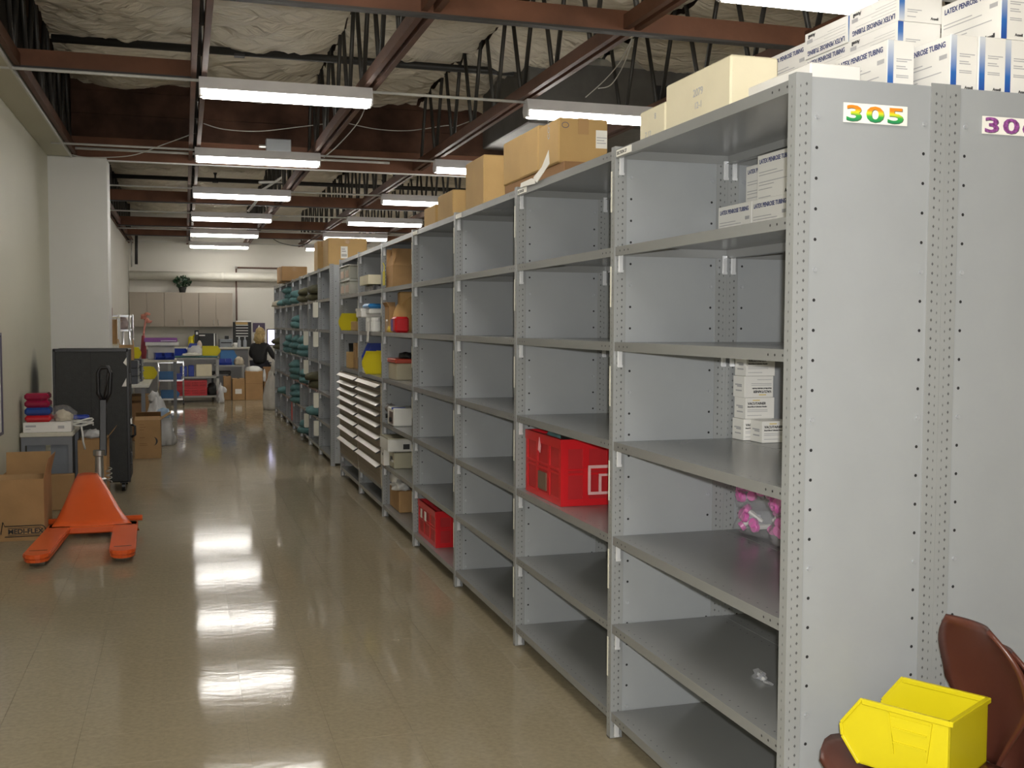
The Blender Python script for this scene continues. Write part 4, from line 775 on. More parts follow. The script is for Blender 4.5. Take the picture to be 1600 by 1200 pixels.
# ================================================================== FAR END OF THE ROOM
def X_(px, Y, py=560): return at(px, py, Y).x
def Z_(py, Y, px=320): return at(px, py, Y).z
# wall cabinets: three units of two doors
CABM = mat('cabinet_laminate', (.36, .31, .25), .5, 0, .03, 2); ca, cb_ = at(201, 456, 24.62), at(364, 511, 24.62); cw = (cb_.x-ca.x)/3
for i in range(3):
    t = thing('wall_cabinet', ['left', 'middle', 'right'][i]+' pair of taupe wall cabinet doors on the back wall', 'cabinet', (ca.x+cw*i, 24.62, cb_.z), 0, 'taupe wall cabinets'); H = ca.z-cb_.z
    obj('body', bxm('body', CABM, .002, cw-.002, .02, .375, 0, H), t)
    for s in (0, 1):
        d = obj('door', bxm('door', CABM, s*cw/2+.004, (s+1)*cw/2-.004, 0, .02, .004, H-.004, bevel=.002), t); x = cw/2+(-.05 if s == 0 else .05)
        obj('handle', MB().use(STEEL).tube([(x, 0, .05), (x, -.025, .06), (x, -.025, .14), (x, 0, .15)], .006).mesh('handle', smooth=True), d)
# plant
pl = thing('potted_plant', 'bushy dark green potted plant on top of the wall cabinets', 'plant', (X_(285, 24.75, 450), 24.70, ca.z)); obj('pot', MB().use(BLACK).lathe([(.06, 0), (.09, .12), (.095, .12)], 12).mesh('pot'), pl)
LF = mat('leaf_green', (.012, .045, .016), .5, 0, .4); leaf = MB().use(LF); rl_ = random.Random(2)
for i in range(260):
    d = Vector((rl_.gauss(0, 1), rl_.gauss(0, .6), rl_.gauss(0, .8))).normalized(); c_ = Vector((0, 0, .24)) + Vector((d.x*.19, d.y*.09, d.z*.14))*rl_.uniform(.5, 1); u = Vector((rl_.gauss(0, 1), rl_.gauss(0, 1), rl_.gauss(0, 1))).normalized(); v = u.cross(d).normalized()
    leaf.add([c_-u*.035, c_+v*.016, c_+u*.035, c_-v*.016], [(0, 1, 2, 3)])
fo = obj('foliage', leaf, pl); fo['kind'] = 'stuff'
# duct, conduits, counter
dct = thing('round_duct', 'white round duct running along the back wall above the cabinets', 'duct', (0, 24.85, 2.61)); obj('duct', MB().use(mat('duct_white', (.72, .70, .62), .4)).cyl((-1.14, 0, 0), (5.5, 0, 0), .095, 20).mesh('duct', smooth=True), dct)
for x in (.8, 2.4): obj('joint_band', MB().use(MATS['duct_white']).cyl((x, 0, 0), (x+.05, 0, 0), .1, 20).mesh('joint_band'), dct)
a_, b_ = at(369, 418, 24.95), at(440, 419, 24.95); c_ = at(369, 505, 24.95)
cd = thing('brown_conduit', 'brown conduit turning down the back wall beside the cabinets', 'conduit', (0, 0, 0)); obj('run', MB().use(mat('brown_pipe', (.14, .08, .06), .5)).cyl((b_.x, 24.975, a_.z), (a_.x, 24.975, a_.z), .018, 8).cyl((a_.x, 24.975, a_.z), (a_.x, 24.975, 1.0), .018, 8).mesh('run', smooth=True), cd); obj('elbow', MB().use(STEEL).lathe([(.02, -.03), (.032, 0), (.02, .03)], 10, (a_.x, 24.95, a_.z)).mesh('elbow'), cd)
YC = 24.0; zc_ = Z_(543, YC)
ct = thing('back_counter', 'grey counter with pale worktop along the back wall', 'counter', (0, YC, 0)); obj('worktop', bxm('worktop', TT, -1.1, X_(392, YC), 0, .98, zc_-.04, zc_, bevel=.004), ct); obj('base', bxm('base', mat('counter_grey', (.23, .23, .235), .5), -1.1, X_(388, YC), .06, .96, 0, zc_-.04), ct)
def fbox(name, label, cat, px0, px1, py0, py1, Y, dep, m, zbase=None, bevel=.006, group=None, parts=()):
    A, B = at(px0, py0, Y), at(px1, py1, Y); z0 = B.z if zbase is None else zbase
    t = thing(name, label, cat, ((A.x+B.x)/2, Y, z0), 0, group); hx = (B.x-A.x)/2
    obj('body', bxm('body', m, -hx, hx, 0, dep, 0, A.z-z0, bevel=bevel), t)
    for p in parts:
        nm, m2, u0, u1, v0, v1, d0, d1 = p; obj(nm, bxm(nm, m2, -hx+2*hx*u0, -hx+2*hx*u1, d0, d1, (A.z-z0)*v0, (A.z-z0)*v1), t)
    return t
fbox('television', 'black boxy monitor with a pale side strip on the back counter', 'monitor', 311, 338, 521, 541, 24.3, .4, BLACK, zc_, parts=[('screen', INKB, .08, .85, .1, .9, -.004, .002), ('side_strip', PAPER, .86, .93, 0, 1.02, -.01, .0), ('status_label', PAPER, .0, .35, .82, .9, -.006, 0)])
fbox('camera_unit', 'black camera unit with a bright lens spot beside the monitor', 'camera', 304, 311, 516, 541, 24.35, .15, BLKMET, zc_, parts=[('lens', WHITEP, .3, .8, .75, .9, -.03, 0)])
yv = thing('yellow_jug', 'yellow jug on the back counter left of the monitor', 'jug', (X_(299, 24.4), 24.4, zc_)); obj('body', MB().use(YEL).lathe([(.05, 0), (.065, .08), (.06, .2), (.03, .24)], 14).mesh('body', smooth=True), yv); obj('spout', MB().use(YEL).cyl((.02, 0, .2), (.08, 0, .27), .02, 8).mesh('spout'), yv)
fbox('desk_printer', 'low grey office machine on the back counter', 'machine', 343, 364, 530, 541, 24.3, .35, GREYP, zc_, parts=[('paper_slot', HOLE, .1, .9, .5, .62, -.004, .01), ('control_knob', BLACK, .4, .7, 1.0, 1.4, .05, .12)])
rk = fbox('letter_rack', 'black letter tray rack with pale shelf edges and wooden top', 'rack', 365, 393, 503, 541, 24.45, .35, BLACK, zc_)
A, B = at(365, 503, 24.45), at(393, 541, 24.45); hx_ = (B.x-A.x)/2
for i in range(5): obj('tray_edge', bxm('tray_edge', PAPER, -hx_*.75, hx_*.62, -.03, .01, (A.z-zc_)*(.42+.11*i), (A.z-zc_)*(.42+.11*i)+.014), rk)
obj('wood_top', bxm('wood_top', CARD2, -hx_*.8, hx_*.6, -.012, .02, (A.z-zc_)*.9, (A.z-zc_)*.99), rk); obj('paper_stack', bxm('paper_stack', PAPER, -hx_*.7, hx_*1.0, .02, .3, A.z-zc_, A.z-zc_+.03), rk)
for px in (374, 383):
    bt = thing('clear_bottle', ('left' if px == 374 else 'right')+' clear plastic bottle in front of the letter rack', 'bottle', (X_(px, 24.15), 24.15, zc_), 0, 'clear bottles'); obj('bottle', MB().use(mat('pet', (.6, .63, .68), .1, 0, .03, alpha=.55)).lathe([(.035, 0), (.038, .02), (.038, .14), (.014, .18), (.014, .2)], 12).mesh('bottle', smooth=True), bt); obj('cap', MB().use(WHITEP).lathe([(.016, .2), (.016, .22)], 10).mesh('cap'), bt)
mg = thing('white_mug', 'white mug beside the clear bottles', 'mug', (X_(368, 24.12), 24.12, zc_)); obj('cup', MB().use(WHITEP).lathe([(.04, 0), (.045, .1), (.04, .1), (.036, .01)], 14).mesh('cup', smooth=True), mg); obj('handle', MB().use(WHITEP).tube([(-.04, 0, .08), (-.075, 0, .07), (-.075, 0, .03), (-.04, 0, .02)], .008).mesh('handle', smooth=True), mg)
po = thing('wall_poster', 'dark poster with a pale triangle above the seated person', 'poster', (X_(395, 24.98, 512), 24.985, Z_(519, 24.98, 400))); obj('sheet', bxm('sheet', mat('poster_purple', (.06, .04, .08), .5), 0, .27, 0, .008, 0, .21), po); obj('pale_triangle', MB().use(PAPER).prism([(.07, .02), (.2, .02), (.14, .17)], 'y', -.002, 0).mesh('pale_triangle'), po)
np_ = thing('wall_notice', 'white notice pinned under the dark poster', 'notice', (X_(396, 24.98, 530), 24.985, Z_(538, 24.98, 400))); obj('sheet', bxm('sheet', PAPER, 0, .16, 0, .006, 0, .22), np_); obj('heading', bxm('heading', INKG, .02, .14, -.002, 0, .17, .19), np_)
# computer desk and screen on the right of the person
ds = thing('computer_desk', 'computer desk half hidden behind the far shelving', 'desk', (1.72, 23.1, 0)); obj('top', bxm('top', CABM, 0, .9, 0, .8, .70, .73), ds)
for x, y in ((.02, .02), (.84, .02), (.02, .74), (.84, .74)): obj('leg', bxm('leg', TLEG, x, x+.04, y, y+.04, 0, .70), ds)
A, B = at(417, 514, 23.6), at(428, 540, 23.6)
mo = thing('computer_monitor', 'lit computer monitor the seated person is using', 'monitor', (A.x, 23.6, .731)); sh = B.z-.731
obj('case', bxm('case', BLKMET, 0, .42, .0, .06, max(.06, sh), A.z-.731, bevel=.006), mo); obj('screen', bxm('screen', mat('lit_screen', (.3, .3, .4), .3, emit=((.62, .6, .9), .9)), .02, .40, -.003, .001, max(.08, sh+.02), A.z-.731-.02), mo); obj('stand', bxm('stand', BLKMET, .14, .28, .0, .14, 0, .02), mo); obj('neck', bxm('neck', BLKMET, .19, .23, .02, .05, .02, .2), mo)
# seated person
pe = at(406, 532, 23.25); px_, py_, pz_ = pe.x, 23.25, 0
def skin(name, pts, edges, m, parent, sub=2, root=0):
    me = bpy.data.meshes.new(name); me.from_pydata([p[:3] for p in pts], edges, []); o = obj(name, me, parent, m=None)
    md = o.modifiers.new('skin', 'SKIN'); md.use_smooth_shade = True
    for i, v in enumerate(me.skin_vertices[0].data): v.radius = pts[i][3] if isinstance(pts[i][3], tuple) else (pts[i][3], pts[i][3]); v.use_root = (i == root)
    ss = o.modifiers.new('sub', 'SUBSURF'); ss.levels = sub; ss.render_levels = sub
    me.materials.append(m); return o
JAC = mat('black_jacket', (.012, .012, .013), .7, 0, .3, 10); SKN = mat('skin', (.52, .30, .21), .5); HAIR = mat('blond_hair', (.38, .27, .11), .55, 0, .3, 30, .4, 60); TRS = mat('dark_trousers', (.02, .02, .03), .8)
p_ = thing('person', 'seated person in black jacket with shoulder-length blond hair, facing the monitor', 'person', (px_, py_, 0), -.55)
SZ = .60
# local: facing +y, x to the person's right
bod = [(0, 0, SZ+.10, (.17, .14)), (0, -.01, SZ+.24, (.155, .125)), (0, 0, SZ+.42, (.175, .125)), (0, .02, SZ+.54, (.12, .09)), (0, .03, SZ+.60, .055),
       (.17, .02, SZ+.50, .075), (.25, .08, SZ+.30, .06), (.22, .30, SZ+.20, .045), (.19, .38, SZ+.20, .035), (-.17, .02, SZ+.50, .075), (-.25, .08, SZ+.30, .06), (-.22, .30, SZ+.20, .045), (-.19, .38, SZ+.20, .035)]
obj_j = skin('jacket', bod, [(0, 1), (1, 2), (2, 3), (3, 4), (2, 5), (5, 6), (6, 7), (7, 8), (2, 9), (9, 10), (10, 11), (11, 12)], JAC, p_)
tro = [(0, -.02, SZ+.10, (.15, .13)), (.10, .05, SZ+.07, .10), (.12, .42, SZ+.07, .075), (.12, .44, .12, .05), (-.10, .05, SZ+.07, .10), (-.12, .42, SZ+.07, .075), (-.12, .44, .12, .05)]
skin('trousers', tro, [(0, 1), (1, 2), (2, 3), (0, 4), (4, 5), (5, 6)], TRS, p_)
for s in (-1, 1): obj('shoe', blob_mesh('shoe', .05, .13, .1, BLACK, 1, .1, 2), p_, (s*.12, .50, 0))
hd = blob_mesh('head', .077, .095, .115, SKN, 1, .05, 1.5, 3, flat=False); hz = SZ+.745
h_ = obj('head', hd, p_, (0, .05, hz), (.12, 0, 0)); obj('nose', blob_mesh('nose', .012, .022, .02, SKN, 2, .1, 2, 2, flat=False), h_, (0, .095, -.01))
for s in (-1, 1): obj('eye', blob_mesh('eye', .01, .006, .007, INKB, 1, 0, 1, 2, flat=False), h_, (s*.03, .087, .012)); obj('ear', blob_mesh('ear', .012, .02, .03, SKN, 3, .1, 2, 2, flat=False), h_, (s*.077, 0, -.005))
obj('mouth', blob_mesh('mouth', .022, .008, .006, mat('lips', (.4, .14, .12), .5), 1, 0, 1, 2, flat=False), h_, (0, .083, -.05))
obj('hair', blob_mesh('hair', .105, .105, .13, HAIR, 5, .14, 3, 3, flat=False), p_, (0, .018, hz+.018)); obj('hair_ends', blob_mesh('hair_ends', .12, .08, .14, HAIR, 8, .25, 4, 3, flat=False), p_, (0, -.02, hz-.085))
for s in (-1, 1):
    pm_ = [(s*.19, .38, SZ+.20, .03), (s*.18, .45, SZ+.20, (.038, .016))]
    hnd = [pm_[0], pm_[1]]; ed = [(0, 1)]
    for f in range(4):
        k = len(hnd); hnd += [(s*(.155+.018*f), .49, SZ+.205, .009), (s*(.152+.019*f), .525+.006*(f in (1, 2)), SZ+.185, .008)]; ed += [(1, k), (k, k+1)]
    k = len(hnd); hnd += [(s*.14, .43, SZ+.195, .010), (s*.125, .465, SZ+.19, .009)]; ed += [(0, k), (k, k+1)]
    skin('hand', hnd, ed, SKN, p_, 1)
sl = thing('office_stool', 'dark stool under the seated person behind the brown cartons', 'stool', (px_, py_, 0)); obj('seat', MB().use(BLACK).lathe([(.19, .54), (.2, .57), (.19, .60)], 20).mesh('seat'), sl); obj('column', MB().use(CHROME).cyl((0, 0, .08), (0, 0, .54), .028, 12).mesh('column'), sl)
for i in range(5): a = i*2*PI/5; obj('leg', MB().use(BLKMET).bar((0, 0, .09), (.25*math.cos(a), .25*math.sin(a), .03), .035, .03).mesh('leg'), sl)
# cartons on the floor in front of the person
GF = 'brown cartons on the far floor'
def fcart(label, px0, px1, py0, py1, Y, dep, m=CARD, **k):
    A, B = at(px0, py0, Y), at(px1, py1, Y); return carton(label, A.x, B.x, Y, Y+dep, 0, A.z, m, group=GF, **k)
q1 = fcart('brown carton with white label on the far floor', 363, 383, 592, 624, 22.60, .35); obj('label', bxm('label', PAPER, -.07, .06, -.178, -.174, .13, .23), q1)
fcart('brown carton half hidden behind the labelled far carton', 349, 361.5, 588, 624, 22.70, .18)
q2 = fcart('large brown carton with white film over its open top', 383.5, 411, 581, 624, 22.62, .36, open_=[('s', 3.0)]); obj('seam', bxm('seam', CARD3, -.17, .17, -.183, -.1805, .33, .337), q2)
pf = thing('white_film', 'crumpled white film bulging from the large far carton', 'film', (X_(398, 22.6), 22.80, Z_(581, 22.62, 398)-.06)); obj('film', blob_mesh('film', .185, .16, .17, WHITEP, 3, .35, 3), pf); obj('tail', blob_mesh('tail', .03, .03, .25, POLY, 4, .3, 2), pf, (.19, -.19, -.14))
fcart('tall brown carton beside the far shelving end', 412.5, 427, 574, 622, 22.66, .36, CARD3, open_=[])
cl = thing('clear_sack', 'hanging translucent sack leaning on the end of the far shelving', 'bag', (1.50, 20.0, 0)); obj('film', blob_mesh('film', .17, .2, .72, mat('sack_film', (.6, .58, .53), .25, 0, .1, 6, .5, 12, alpha=.8), 5, .2, 2.2, 4, top=.45), cl); obj('tied_neck', blob_mesh('tied_neck', .05, .06, .25, MATS['sack_film'], 2, .3, 3), cl, (.05, 0, .66))
# metal cart with teal top, crates and bins
Ym = 22.15; xa, xb = X_(262, Ym), X_(342, Ym); zt = Z_(556, Ym)
mc = thing('utility_cart', 'grey steel cart with teal padded top and two lower shelves', 'cart', (0, Ym, 0)); CG = mat('cart_grey', (.32, .32, .30), .4, .4)
for z, m in ((.12, CG), (.50, CG), (zt-.05, CG)): obj('shelf', bxm('shelf', m, xa, xb, 0, .6, z-.02, z+.012), mc)
for x in (xa, xb-.05):
    for y in (0, .55): obj('post', bxm('post', CG, x, x+.05, y, y+.05, .0, zt-.05), mc)
obj('padded_top', bxm('padded_top', TEAL, xa-.02, xb-.02, -.02, .62, zt-.036, zt, bevel=.012), mc)
for k in range(2): crate(['lower', 'upper'][k]+' red crate stacked on the steel cart', (X_(273, Ym-.02)+.0, Ym+.03, .133+.155*k), X_(323, Ym)-X_(273, Ym), .42, .15, 0, 'red crates on the steel cart', 4)
bin_('yellow hopper bin on the teal cart top', (X_(331, Ym), Ym+.15, zt+.001), .34, .22, .19, YEL, -.1); bin_('dark blue hopper bin at the left of the teal top', (X_(282, Ym), Ym+.2, zt+.001), .25, .18, .14, BLUE, -.3)
bin_('small dark blue bin behind the white bag on the cart', (X_(302, Ym), Ym+.42, zt+.001), .2, .16, .24, BLUE, PI)
wbg = thing('crumpled_bag', 'crumpled white bag on the teal cart top', 'bag', (X_(307, Ym), Ym+.16, zt+.001)); obj('film', blob_mesh('film', .17, .13, .2, POLY, 6, .35, 3), wbg); obj('peak', blob_mesh('peak', .05, .05, .16, mat('cream_cap', (.6, .5, .42), .6), 3, .2), wbg, (.06, .05, .14))
tag(obj('cream_papers', blob_mesh('cream_papers', .18, .08, .06, CREAM, 4, .4, 4), None, (X_(300, Ym), Ym+.02, zt+.001)), 'loose cream wrappings along the front of the teal cart top', 'wrappings')
for i, (p0, p1, m) in enumerate(((281, 292, BLUE), (294, 303, BLUE), (306, 331, CREAMCARD))):
    A, B = at(p0, 564, Ym+.05), at(p1, 571, Ym+.05); tag(obj('parts_box', bxm('parts_box', m, A.x, B.x, Ym+.05, Ym+.3, .513, .513+.2+.02*i, bevel=.01)), ['left dark blue parts box on the cart middle shelf', 'right dark blue parts box on the cart middle shelf', 'long pale parts box on the cart middle shelf'][i], 'box')
tag(obj('black_sack', blob_mesh('black_sack', .1, .12, .24, BLACK, 4, .4, 2), None, (X_(331, Ym), Ym+.2, .133+.0)), 'black sack right of the crates on the lowest cart shelf', 'bag')
ps = thing('plastic_wrap', 'clear plastic wrap hanging beside the steel cart post', 'wrap', (X_(344, 21.95), 21.95, 0)); obj('film', blob_mesh('film', .075, .07, .36, POLY, 8, .55, 3.5, top=.7), ps); obj('tip', blob_mesh('tip', .06, .03, .12, POLY, 2, .6, 4), ps, (.05, 0, .2))
# table behind the cart with blue bins
Yt = 22.9; zt2 = Z_(571, Yt); tb2 = thing('steel_table', 'narrow steel table behind the cart carrying blue bins', 'table', (0, Yt, 0)); xa2, xb2 = X_(335, Yt), X_(383, Yt)
obj('top', bxm('top', CG, xa2, xb2, 0, .5, zt2-.03, zt2), tb2)
for x in (xa2+.02, xb2-.06):
    for y in (.02, .44): obj('leg', bxm('leg', CG, x, x+.04, y, y+.04, 0, zt2-.03), tb2)
for i, (p0, p1) in enumerate(((343, 352), (353, 362))): bin_(['left', 'right'][i]+' dark blue bin on the narrow steel table', (X_((p0+p1)/2, Yt), Yt+.15, zt2+.001), .13, .12, .13, BLUE, -PI/2)
bin_('light blue hopper bin raised on the narrow steel table', (X_(358, Yt), Yt+.32, zt2+.001), .34, .2, .3, LBLUE, 0.)
tag(obj('cream_bundle', blob_mesh('cream_bundle', .1, .09, .17, mat('bundle_cream', (.55, .48, .36), .7), 5, .3, 3), None, (X_(374, Yt), Yt+.15, zt2+.001)), 'cream cloth bundle on the right of the steel table', 'cloth')
sta = thing('step_frame', 'black step frame under the narrow steel table', 'frame', (X_(345, 23.15), 23.15, 0)); obj('seat', bxm('seat', BLACK, -.2, .2, -.15, .15, .52, .58, bevel=.01), sta)
for x in (-.17, .17):
    for y in (-.12, .12): obj('leg', bxm('leg', BLKMET, x-.02, x+.02, y-.02, y+.02, 0, .52), sta)
# chrome cart with blue bins
Yh = 21.4; xa3, xb3 = X_(247, Yh), X_(286, Yh)
hc = thing('chrome_cart', 'small chrome wire cart with blue bins left of the steel cart', 'cart', (0, Yh, 0))
for x in (xa3, xb3):
    for y in (0, .4): obj('post', MB().use(CHROME).cyl((x, y, .08), (x, y, Z_(563, Yh)), .017, 10).mesh('post', smooth=True), hc); obj('caster', MB().use(BLKMET).cyl((x-.015, y, .04), (x+.015, y, .04), .04, 12).mesh('caster'), hc)
SH3 = [Z_(623, Yh), Z_(594, Yh), Z_(566, Yh)]
for z in SH3:
    b = MB().use(CHROME).bar((xa3, 0, z), (xb3, 0, z), .02, .03).bar((xa3, .4, z), (xb3, .4, z), .02, .03).bar((xa3, 0, z), (xa3, .4, z), .02, .03).bar((xb3, 0, z), (xb3, .4, z), .02, .03)
    for i in range(12): b.cyl((xa3, .02+.033*i, z+.008), (xb3, .02+.033*i, z+.008), .004, 5)
    obj('wire_shelf', b, hc)
bin_('light blue bin on the middle shelf of the chrome cart', (X_(262, Yh), Yh+.2, SH3[1]+.013), .36, .22, .15, LBLUE, 0); bin_('light blue bin on the bottom shelf of the chrome cart', (X_(265, Yh), Yh+.2, SH3[0]+.013), .34, .22, .15, LBLUE, 0)
tag(obj('blue_white_box', bxm('blue_white_box', BLUE, X_(276, Yh), X_(283, Yh), Yh+.03, Yh+.13, SH3[1]+.013, SH3[1]+.13, bevel=.004)), 'small blue box at the end of the chrome cart middle shelf', 'box')
# workbench along the left wall with purple-topped machine
Yb = 19.9; zb = Z_(562, Yb)
wkb = thing('workbench', 'pale workbench along the far left wall', 'table', (0, Yb, 0)); xr = X_(276, Yb)
obj('top', bxm('top', TT, -1.12, xr, 0, .9, zb-.04, zb), wkb)
for x in (-1.1, xr-.06):
    for y in (.02, .84): obj('leg', bxm('leg', TLEG, x, x+.05, y, y+.05, 0, zb-.04), wkb)
A, B = at(225, 528, 20.2), at(277, 548, 20.2)
ma = thing('sealing_machine', 'white machine with a purple cover on the far workbench', 'machine', (A.x, 20.2, zb)); W_ = B.x-A.x; H_ = A.z-zb
obj('stand', bxm('stand', mat('pale_grey', (.5, .5, .48), .5), .06, W_-.05, .05, .35, 0, H_-.14, bevel=.006), ma); obj('body', bxm('body', WHITEP, .02, W_+.03, 0, .4, H_-.14, H_-.075, bevel=.006), ma); obj('cover', bxm('cover', mat('purple_cover', (.26, .06, .33), .35), 0, W_, .02, .38, H_-.075, H_, bevel=.008), ma); obj('clear_strip', bxm('clear_strip', mat('lilac', (.6, .45, .66), .2), W_*.5, W_*.97, -.003, .03, H_-.06, H_-.045), ma)
for i, (p0, p1) in enumerate(((242, 256), (258, 270))): bin_(['left', 'right'][i]+' dark blue bin in front of the purple-topped machine', (X_((p0+p1)/2, 20.0), 20.03, zb+.001), .2, .15, .12, BLUE, -PI/2+.2)
fv = thing('flower_vase', 'tall pink artificial flowers in a red vase on the far workbench', 'flowers', (X_(224, 20.5), 20.65, zb)); zf = Z_(497, 20.65, 228)-zb
obj('vase', MB().use(mat('vase_red', (.35, .05, .07), .4)).lathe([(.04, 0), (.055, .12), (.04, .3), (.03, .42)], 12).mesh('vase', smooth=True), fv); obj('stem', MB().use(mat('stem_pink', (.6, .25, .2), .6)).tube([(0, 0, .4), (.02, 0, .55), (.05, 0, zf)], .02).mesh('stem', smooth=True), fv)
for i in range(5):
    a = i*1.3; fw = obj('flower', blob_mesh('flower', .05, .05, .06, mat('petal_coral', (.62, .25, .18), .6), i, .5, 4, 2), fv, (.05+.05*math.cos(a), .03*math.sin(a), zf-.03+.035*i-.06))
# long table nearer with drawer bins
Yl = 14.95; ztl = .75; xrl = -.62
lt_ = thing('packing_table', 'white topped packing table along the left wall beyond the black case', 'table', (0, Yl, 0))
obj('top', bxm('top', mat('laminate_white', (.66, .65, .58), .35), -1.13, xrl+.16, 0, 2.2, ztl-.035, ztl, bevel=.004), lt_)
for x in (-1.1, xrl+.06):
    for y in (.05, 2.1): obj('leg', bxm('leg', TLEG, x, x+.05, y, y+.05, 0, ztl-.035), lt_)
carton('dark brown carton under the packing table', -1.0, xrl+.1, 15.1, 15.6, 0, .5, CARD3); carton('second brown carton deeper under the packing table', -1.0, xrl+.12, 15.8, 16.4, 0, .55, CARD)
GD = 'grey drawer bins on the packing table'
for s, (x0, y0) in enumerate(((-.83, 15.25), (-.80, 15.85))):
    for k in range(3):
        d = thing('drawer_bin', ['lowest', 'middle', 'top'][k]+[' grey drawer bin of the nearer stack', ' grey drawer bin of the farther stack'][s]+' on the packing table', 'bin', (x0, y0, ztl+.001+.105*k), 0, GD)
        obj('shell', bxm('shell', mat('bin_slate', (.045, .05, .065), .5), 0, .22, 0, .34, 0, .1, bevel=.004), d); obj('front', bxm('front', mat('bin_front', (.26, .27, .27), .45), .22, .232, .01, .33, .006, .094), d); obj('pull', bxm('pull', GREYP, .232, .25, .12, .22, .035, .05), d)
carton('open brown carton on top of the grey drawer bins', -.84, -.66, 15.28, 15.5, ztl+.318, ztl+.52, CARD, open_=[('w', 1.3), ('e', 1.7)])
bin_('yellow hopper bin beside the grey drawer bins', (-.42-.12, 16.6, ztl+.001), .26, .2, .18, YEL, .2); bin_('narrow yellow bin on the drawer bins', (-.70, 16.0, ztl+.318), .2, .1, .16, YEL, .3)
pbx = thing('paper_cone', 'folded sheet of white paper above the drawer bins', 'paper', (-.93, 16.6, ztl+.001)); obj('sheet', MB().use(mat('kraft_white', (.62, .58, .53), .7)).prism([(-.10, .36), (.20, .16), (.06, .0), (-.02, .0)], 'y', 0, .05).mesh('sheet'), pbx); obj('back_sheet', MB().use(MATS['kraft_white']).prism([(-.14, 0), (-.12, .36), (.06, .0)], 'y', .05, .12).mesh('back_sheet'), pbx)
# wire rack at the left wall
Yr = 18.3; wr_ = thing('wire_rack', 'chrome wire rack with cartons against the far left wall', 'rack', (0, Yr, 0)); xq0, xq1 = -1.10, X_(203, Yr); zq = Z_(491, Yr, 195)
for x in (X_(187, Yr), xq1):
    for y in (0, 1.1): obj('post', MB().use(CHROME).cyl((x, y, 0), (x, y, zq), .017, 10).mesh('post', smooth=True), wr_)
for z in (.2, .75, 1.12, 1.45, zq-.03):
    b = MB().use(CHROME).bar((xq0, 0, z), (xq1, 0, z), .02, .03).bar((xq0, 1.1, z), (xq1, 1.1, z), .02, .03)
    for i in range(14): b.cyl((xq0+.02+i*(xq1-xq0-.04)/13, 0, z+.01), (xq0+.02+i*(xq1-xq0-.04)/13, 1.1, z+.01), .004, 5)
    obj('wire_shelf', b, wr_)
tag(obj('grey_pouch', blob_mesh('grey_pouch', .1, .2, .22, mat('pouch_mauve', (.34, .27, .26), .7), 4, .3), None, (xq1-.14, Yr+.4, 1.465)), 'mauve pouch on the upper shelf of the wire rack', 'pouch')
Y2 = 17.2; wr2 = thing('box_shelf', 'shelf of small cartons just beyond the white wall stub', 'shelf', (0, Y2, 0)); x2 = X_(186, Y2)
for z in (.9, 1.25, 1.66): obj('board', bxm('board', CREAMCARD, -1.14, x2, 0, .5, z-.02, z), wr2)
obj('upright', bxm('upright', STEEL, x2-.015, x2, .0, .03, 0, 1.7), wr2); obj('upright', bxm('upright', STEEL, x2-.015, x2, .47, .5, 0, 1.7), wr2)
carton('brown carton on the upper board of the carton shelf', -1.12, x2-.03, 17.25, 17.6, 1.251, 1.62, CARD); carton('dark red carton on top of the carton shelf', -1.1, x2-.1, 17.25, 17.5, 1.661, 1.80, mat('maroon_card', (.2, .08, .07), .7)); carton('brown carton on the lower board of the carton shelf', -1.12, x2-.03, 17.25, 17.6, .901, 1.12, CARD)
tag(obj('yellow_tray', bxm('yellow_tray', YEL, -1.12, x2-.01, 17.22, 17.6, 1.125, 1.17, bevel=.004)), 'yellow tray edge on the carton shelf', 'tray')
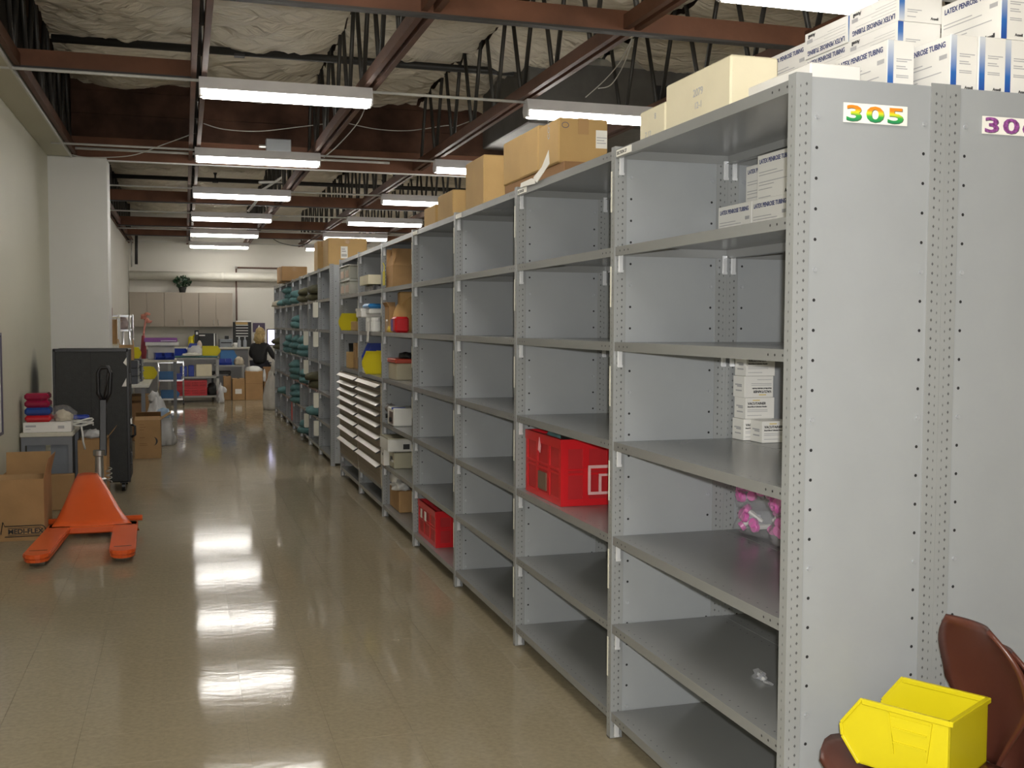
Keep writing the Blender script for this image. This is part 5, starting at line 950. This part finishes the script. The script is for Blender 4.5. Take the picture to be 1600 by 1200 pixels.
# ================================================================== CHAIRS AND YELLOW BIN IN THE FOREGROUND
SEATM = mat('brown_shell', (.08, .024, .015), .3, 0, .08, 3, spec=.5)
def chair(label, c, rz, m=SEATM):
    """one-piece shell seat on tubular legs; faces local +x"""
    t = thing('shell_chair', label, 'chair', c, rz, 'brown shell chairs')
    def sheet(name, fn, nu, nv, th):
        P = [[Vector(fn(u/nu, v/nv)) for v in range(nv+1)] for u in range(nu+1)]; V = []; n_ = (nu+1)*(nv+1)
        N = []
        for u in range(nu+1):
            for v in range(nv+1):
                a = P[min(u+1, nu)][v]-P[max(u-1, 0)][v]; b = P[u][min(v+1, nv)]-P[u][max(v-1, 0)]; N.append(a.cross(b).normalized()); V.append(P[u][v])
        V2 = [p-n*th for p, n in zip(V, N)]; f = [(u*(nv+1)+v, (u+1)*(nv+1)+v, (u+1)*(nv+1)+v+1, u*(nv+1)+v+1) for u in range(nu) for v in range(nv)]
        fs = f + [tuple(i+n_ for i in q[::-1]) for q in f]; rim = [v for v in range(nv+1)] + [u*(nv+1)+nv for u in range(1, nu+1)] + [nu*(nv+1)+v for v in range(nv-1, -1, -1)] + [u*(nv+1) for u in range(nu-1, 0, -1)]
        fs += [(rim[i], rim[(i+1) % len(rim)], rim[(i+1) % len(rim)]+n_, rim[i]+n_) for i in range(len(rim))]
        obj(name, MB().use(m).add(V+V2, fs).mesh(name, smooth=True), t)
    def seat(u, v):
        x = .20-.385*u; w_ = .195*(1-.45*max(0, (.35-u)/.35)**2.5); y = (2*v-1)*w_; return (x, y, .400-.018*math.sin(PI*u)+.03*(2*v-1)**2-.03*max(0, .18-u)/.18)
    def back(u, v):
        s = u; k = 2*v-1; w_ = (.045+.105*min(1, s/.5)**1.3)*(1-.5*max(0, (s-.66)/.34)**2.2); return (-.235+.06*s-.035*math.sin(PI*s)+.03*k*k, k*w_, .385+.365*s)
    sheet('seat', seat, 14, 12, .011); sheet('backrest', back, 18, 12, -.011)
    for s in (-1, 1):
        obj('leg', MB().use(CHROME).tube([(.15, s*.13, .375), (.19, s*.18, 0)], .011, 8).mesh('leg', smooth=True), t); obj('leg', MB().use(CHROME).tube([(-.14, s*.13, .375), (-.2, s*.18, 0)], .011, 8).mesh('leg', smooth=True), t)
    obj('under_frame', MB().use(CHROME).tube([(.15, -.13, .37), (.15, .13, .37), (-.14, .13, .37), (-.14, -.13, .37), (.15, -.13, .37)], .010, 8).mesh('under_frame', smooth=True), t)
    return t
CR = math.atan2(.88, -.48)
chair('brown shell chair holding the yellow bin in front of the end panels', (1.73, 2.22, .06), PI)
chair('lower brown shell chair nested under the one holding the bin', (1.80, 2.215, 0), PI)
bin_('large yellow hopper bin on the brown chair in the foreground', (1.745, 2.24, .47), .275, .23, .165, YEL, CR, big=True)
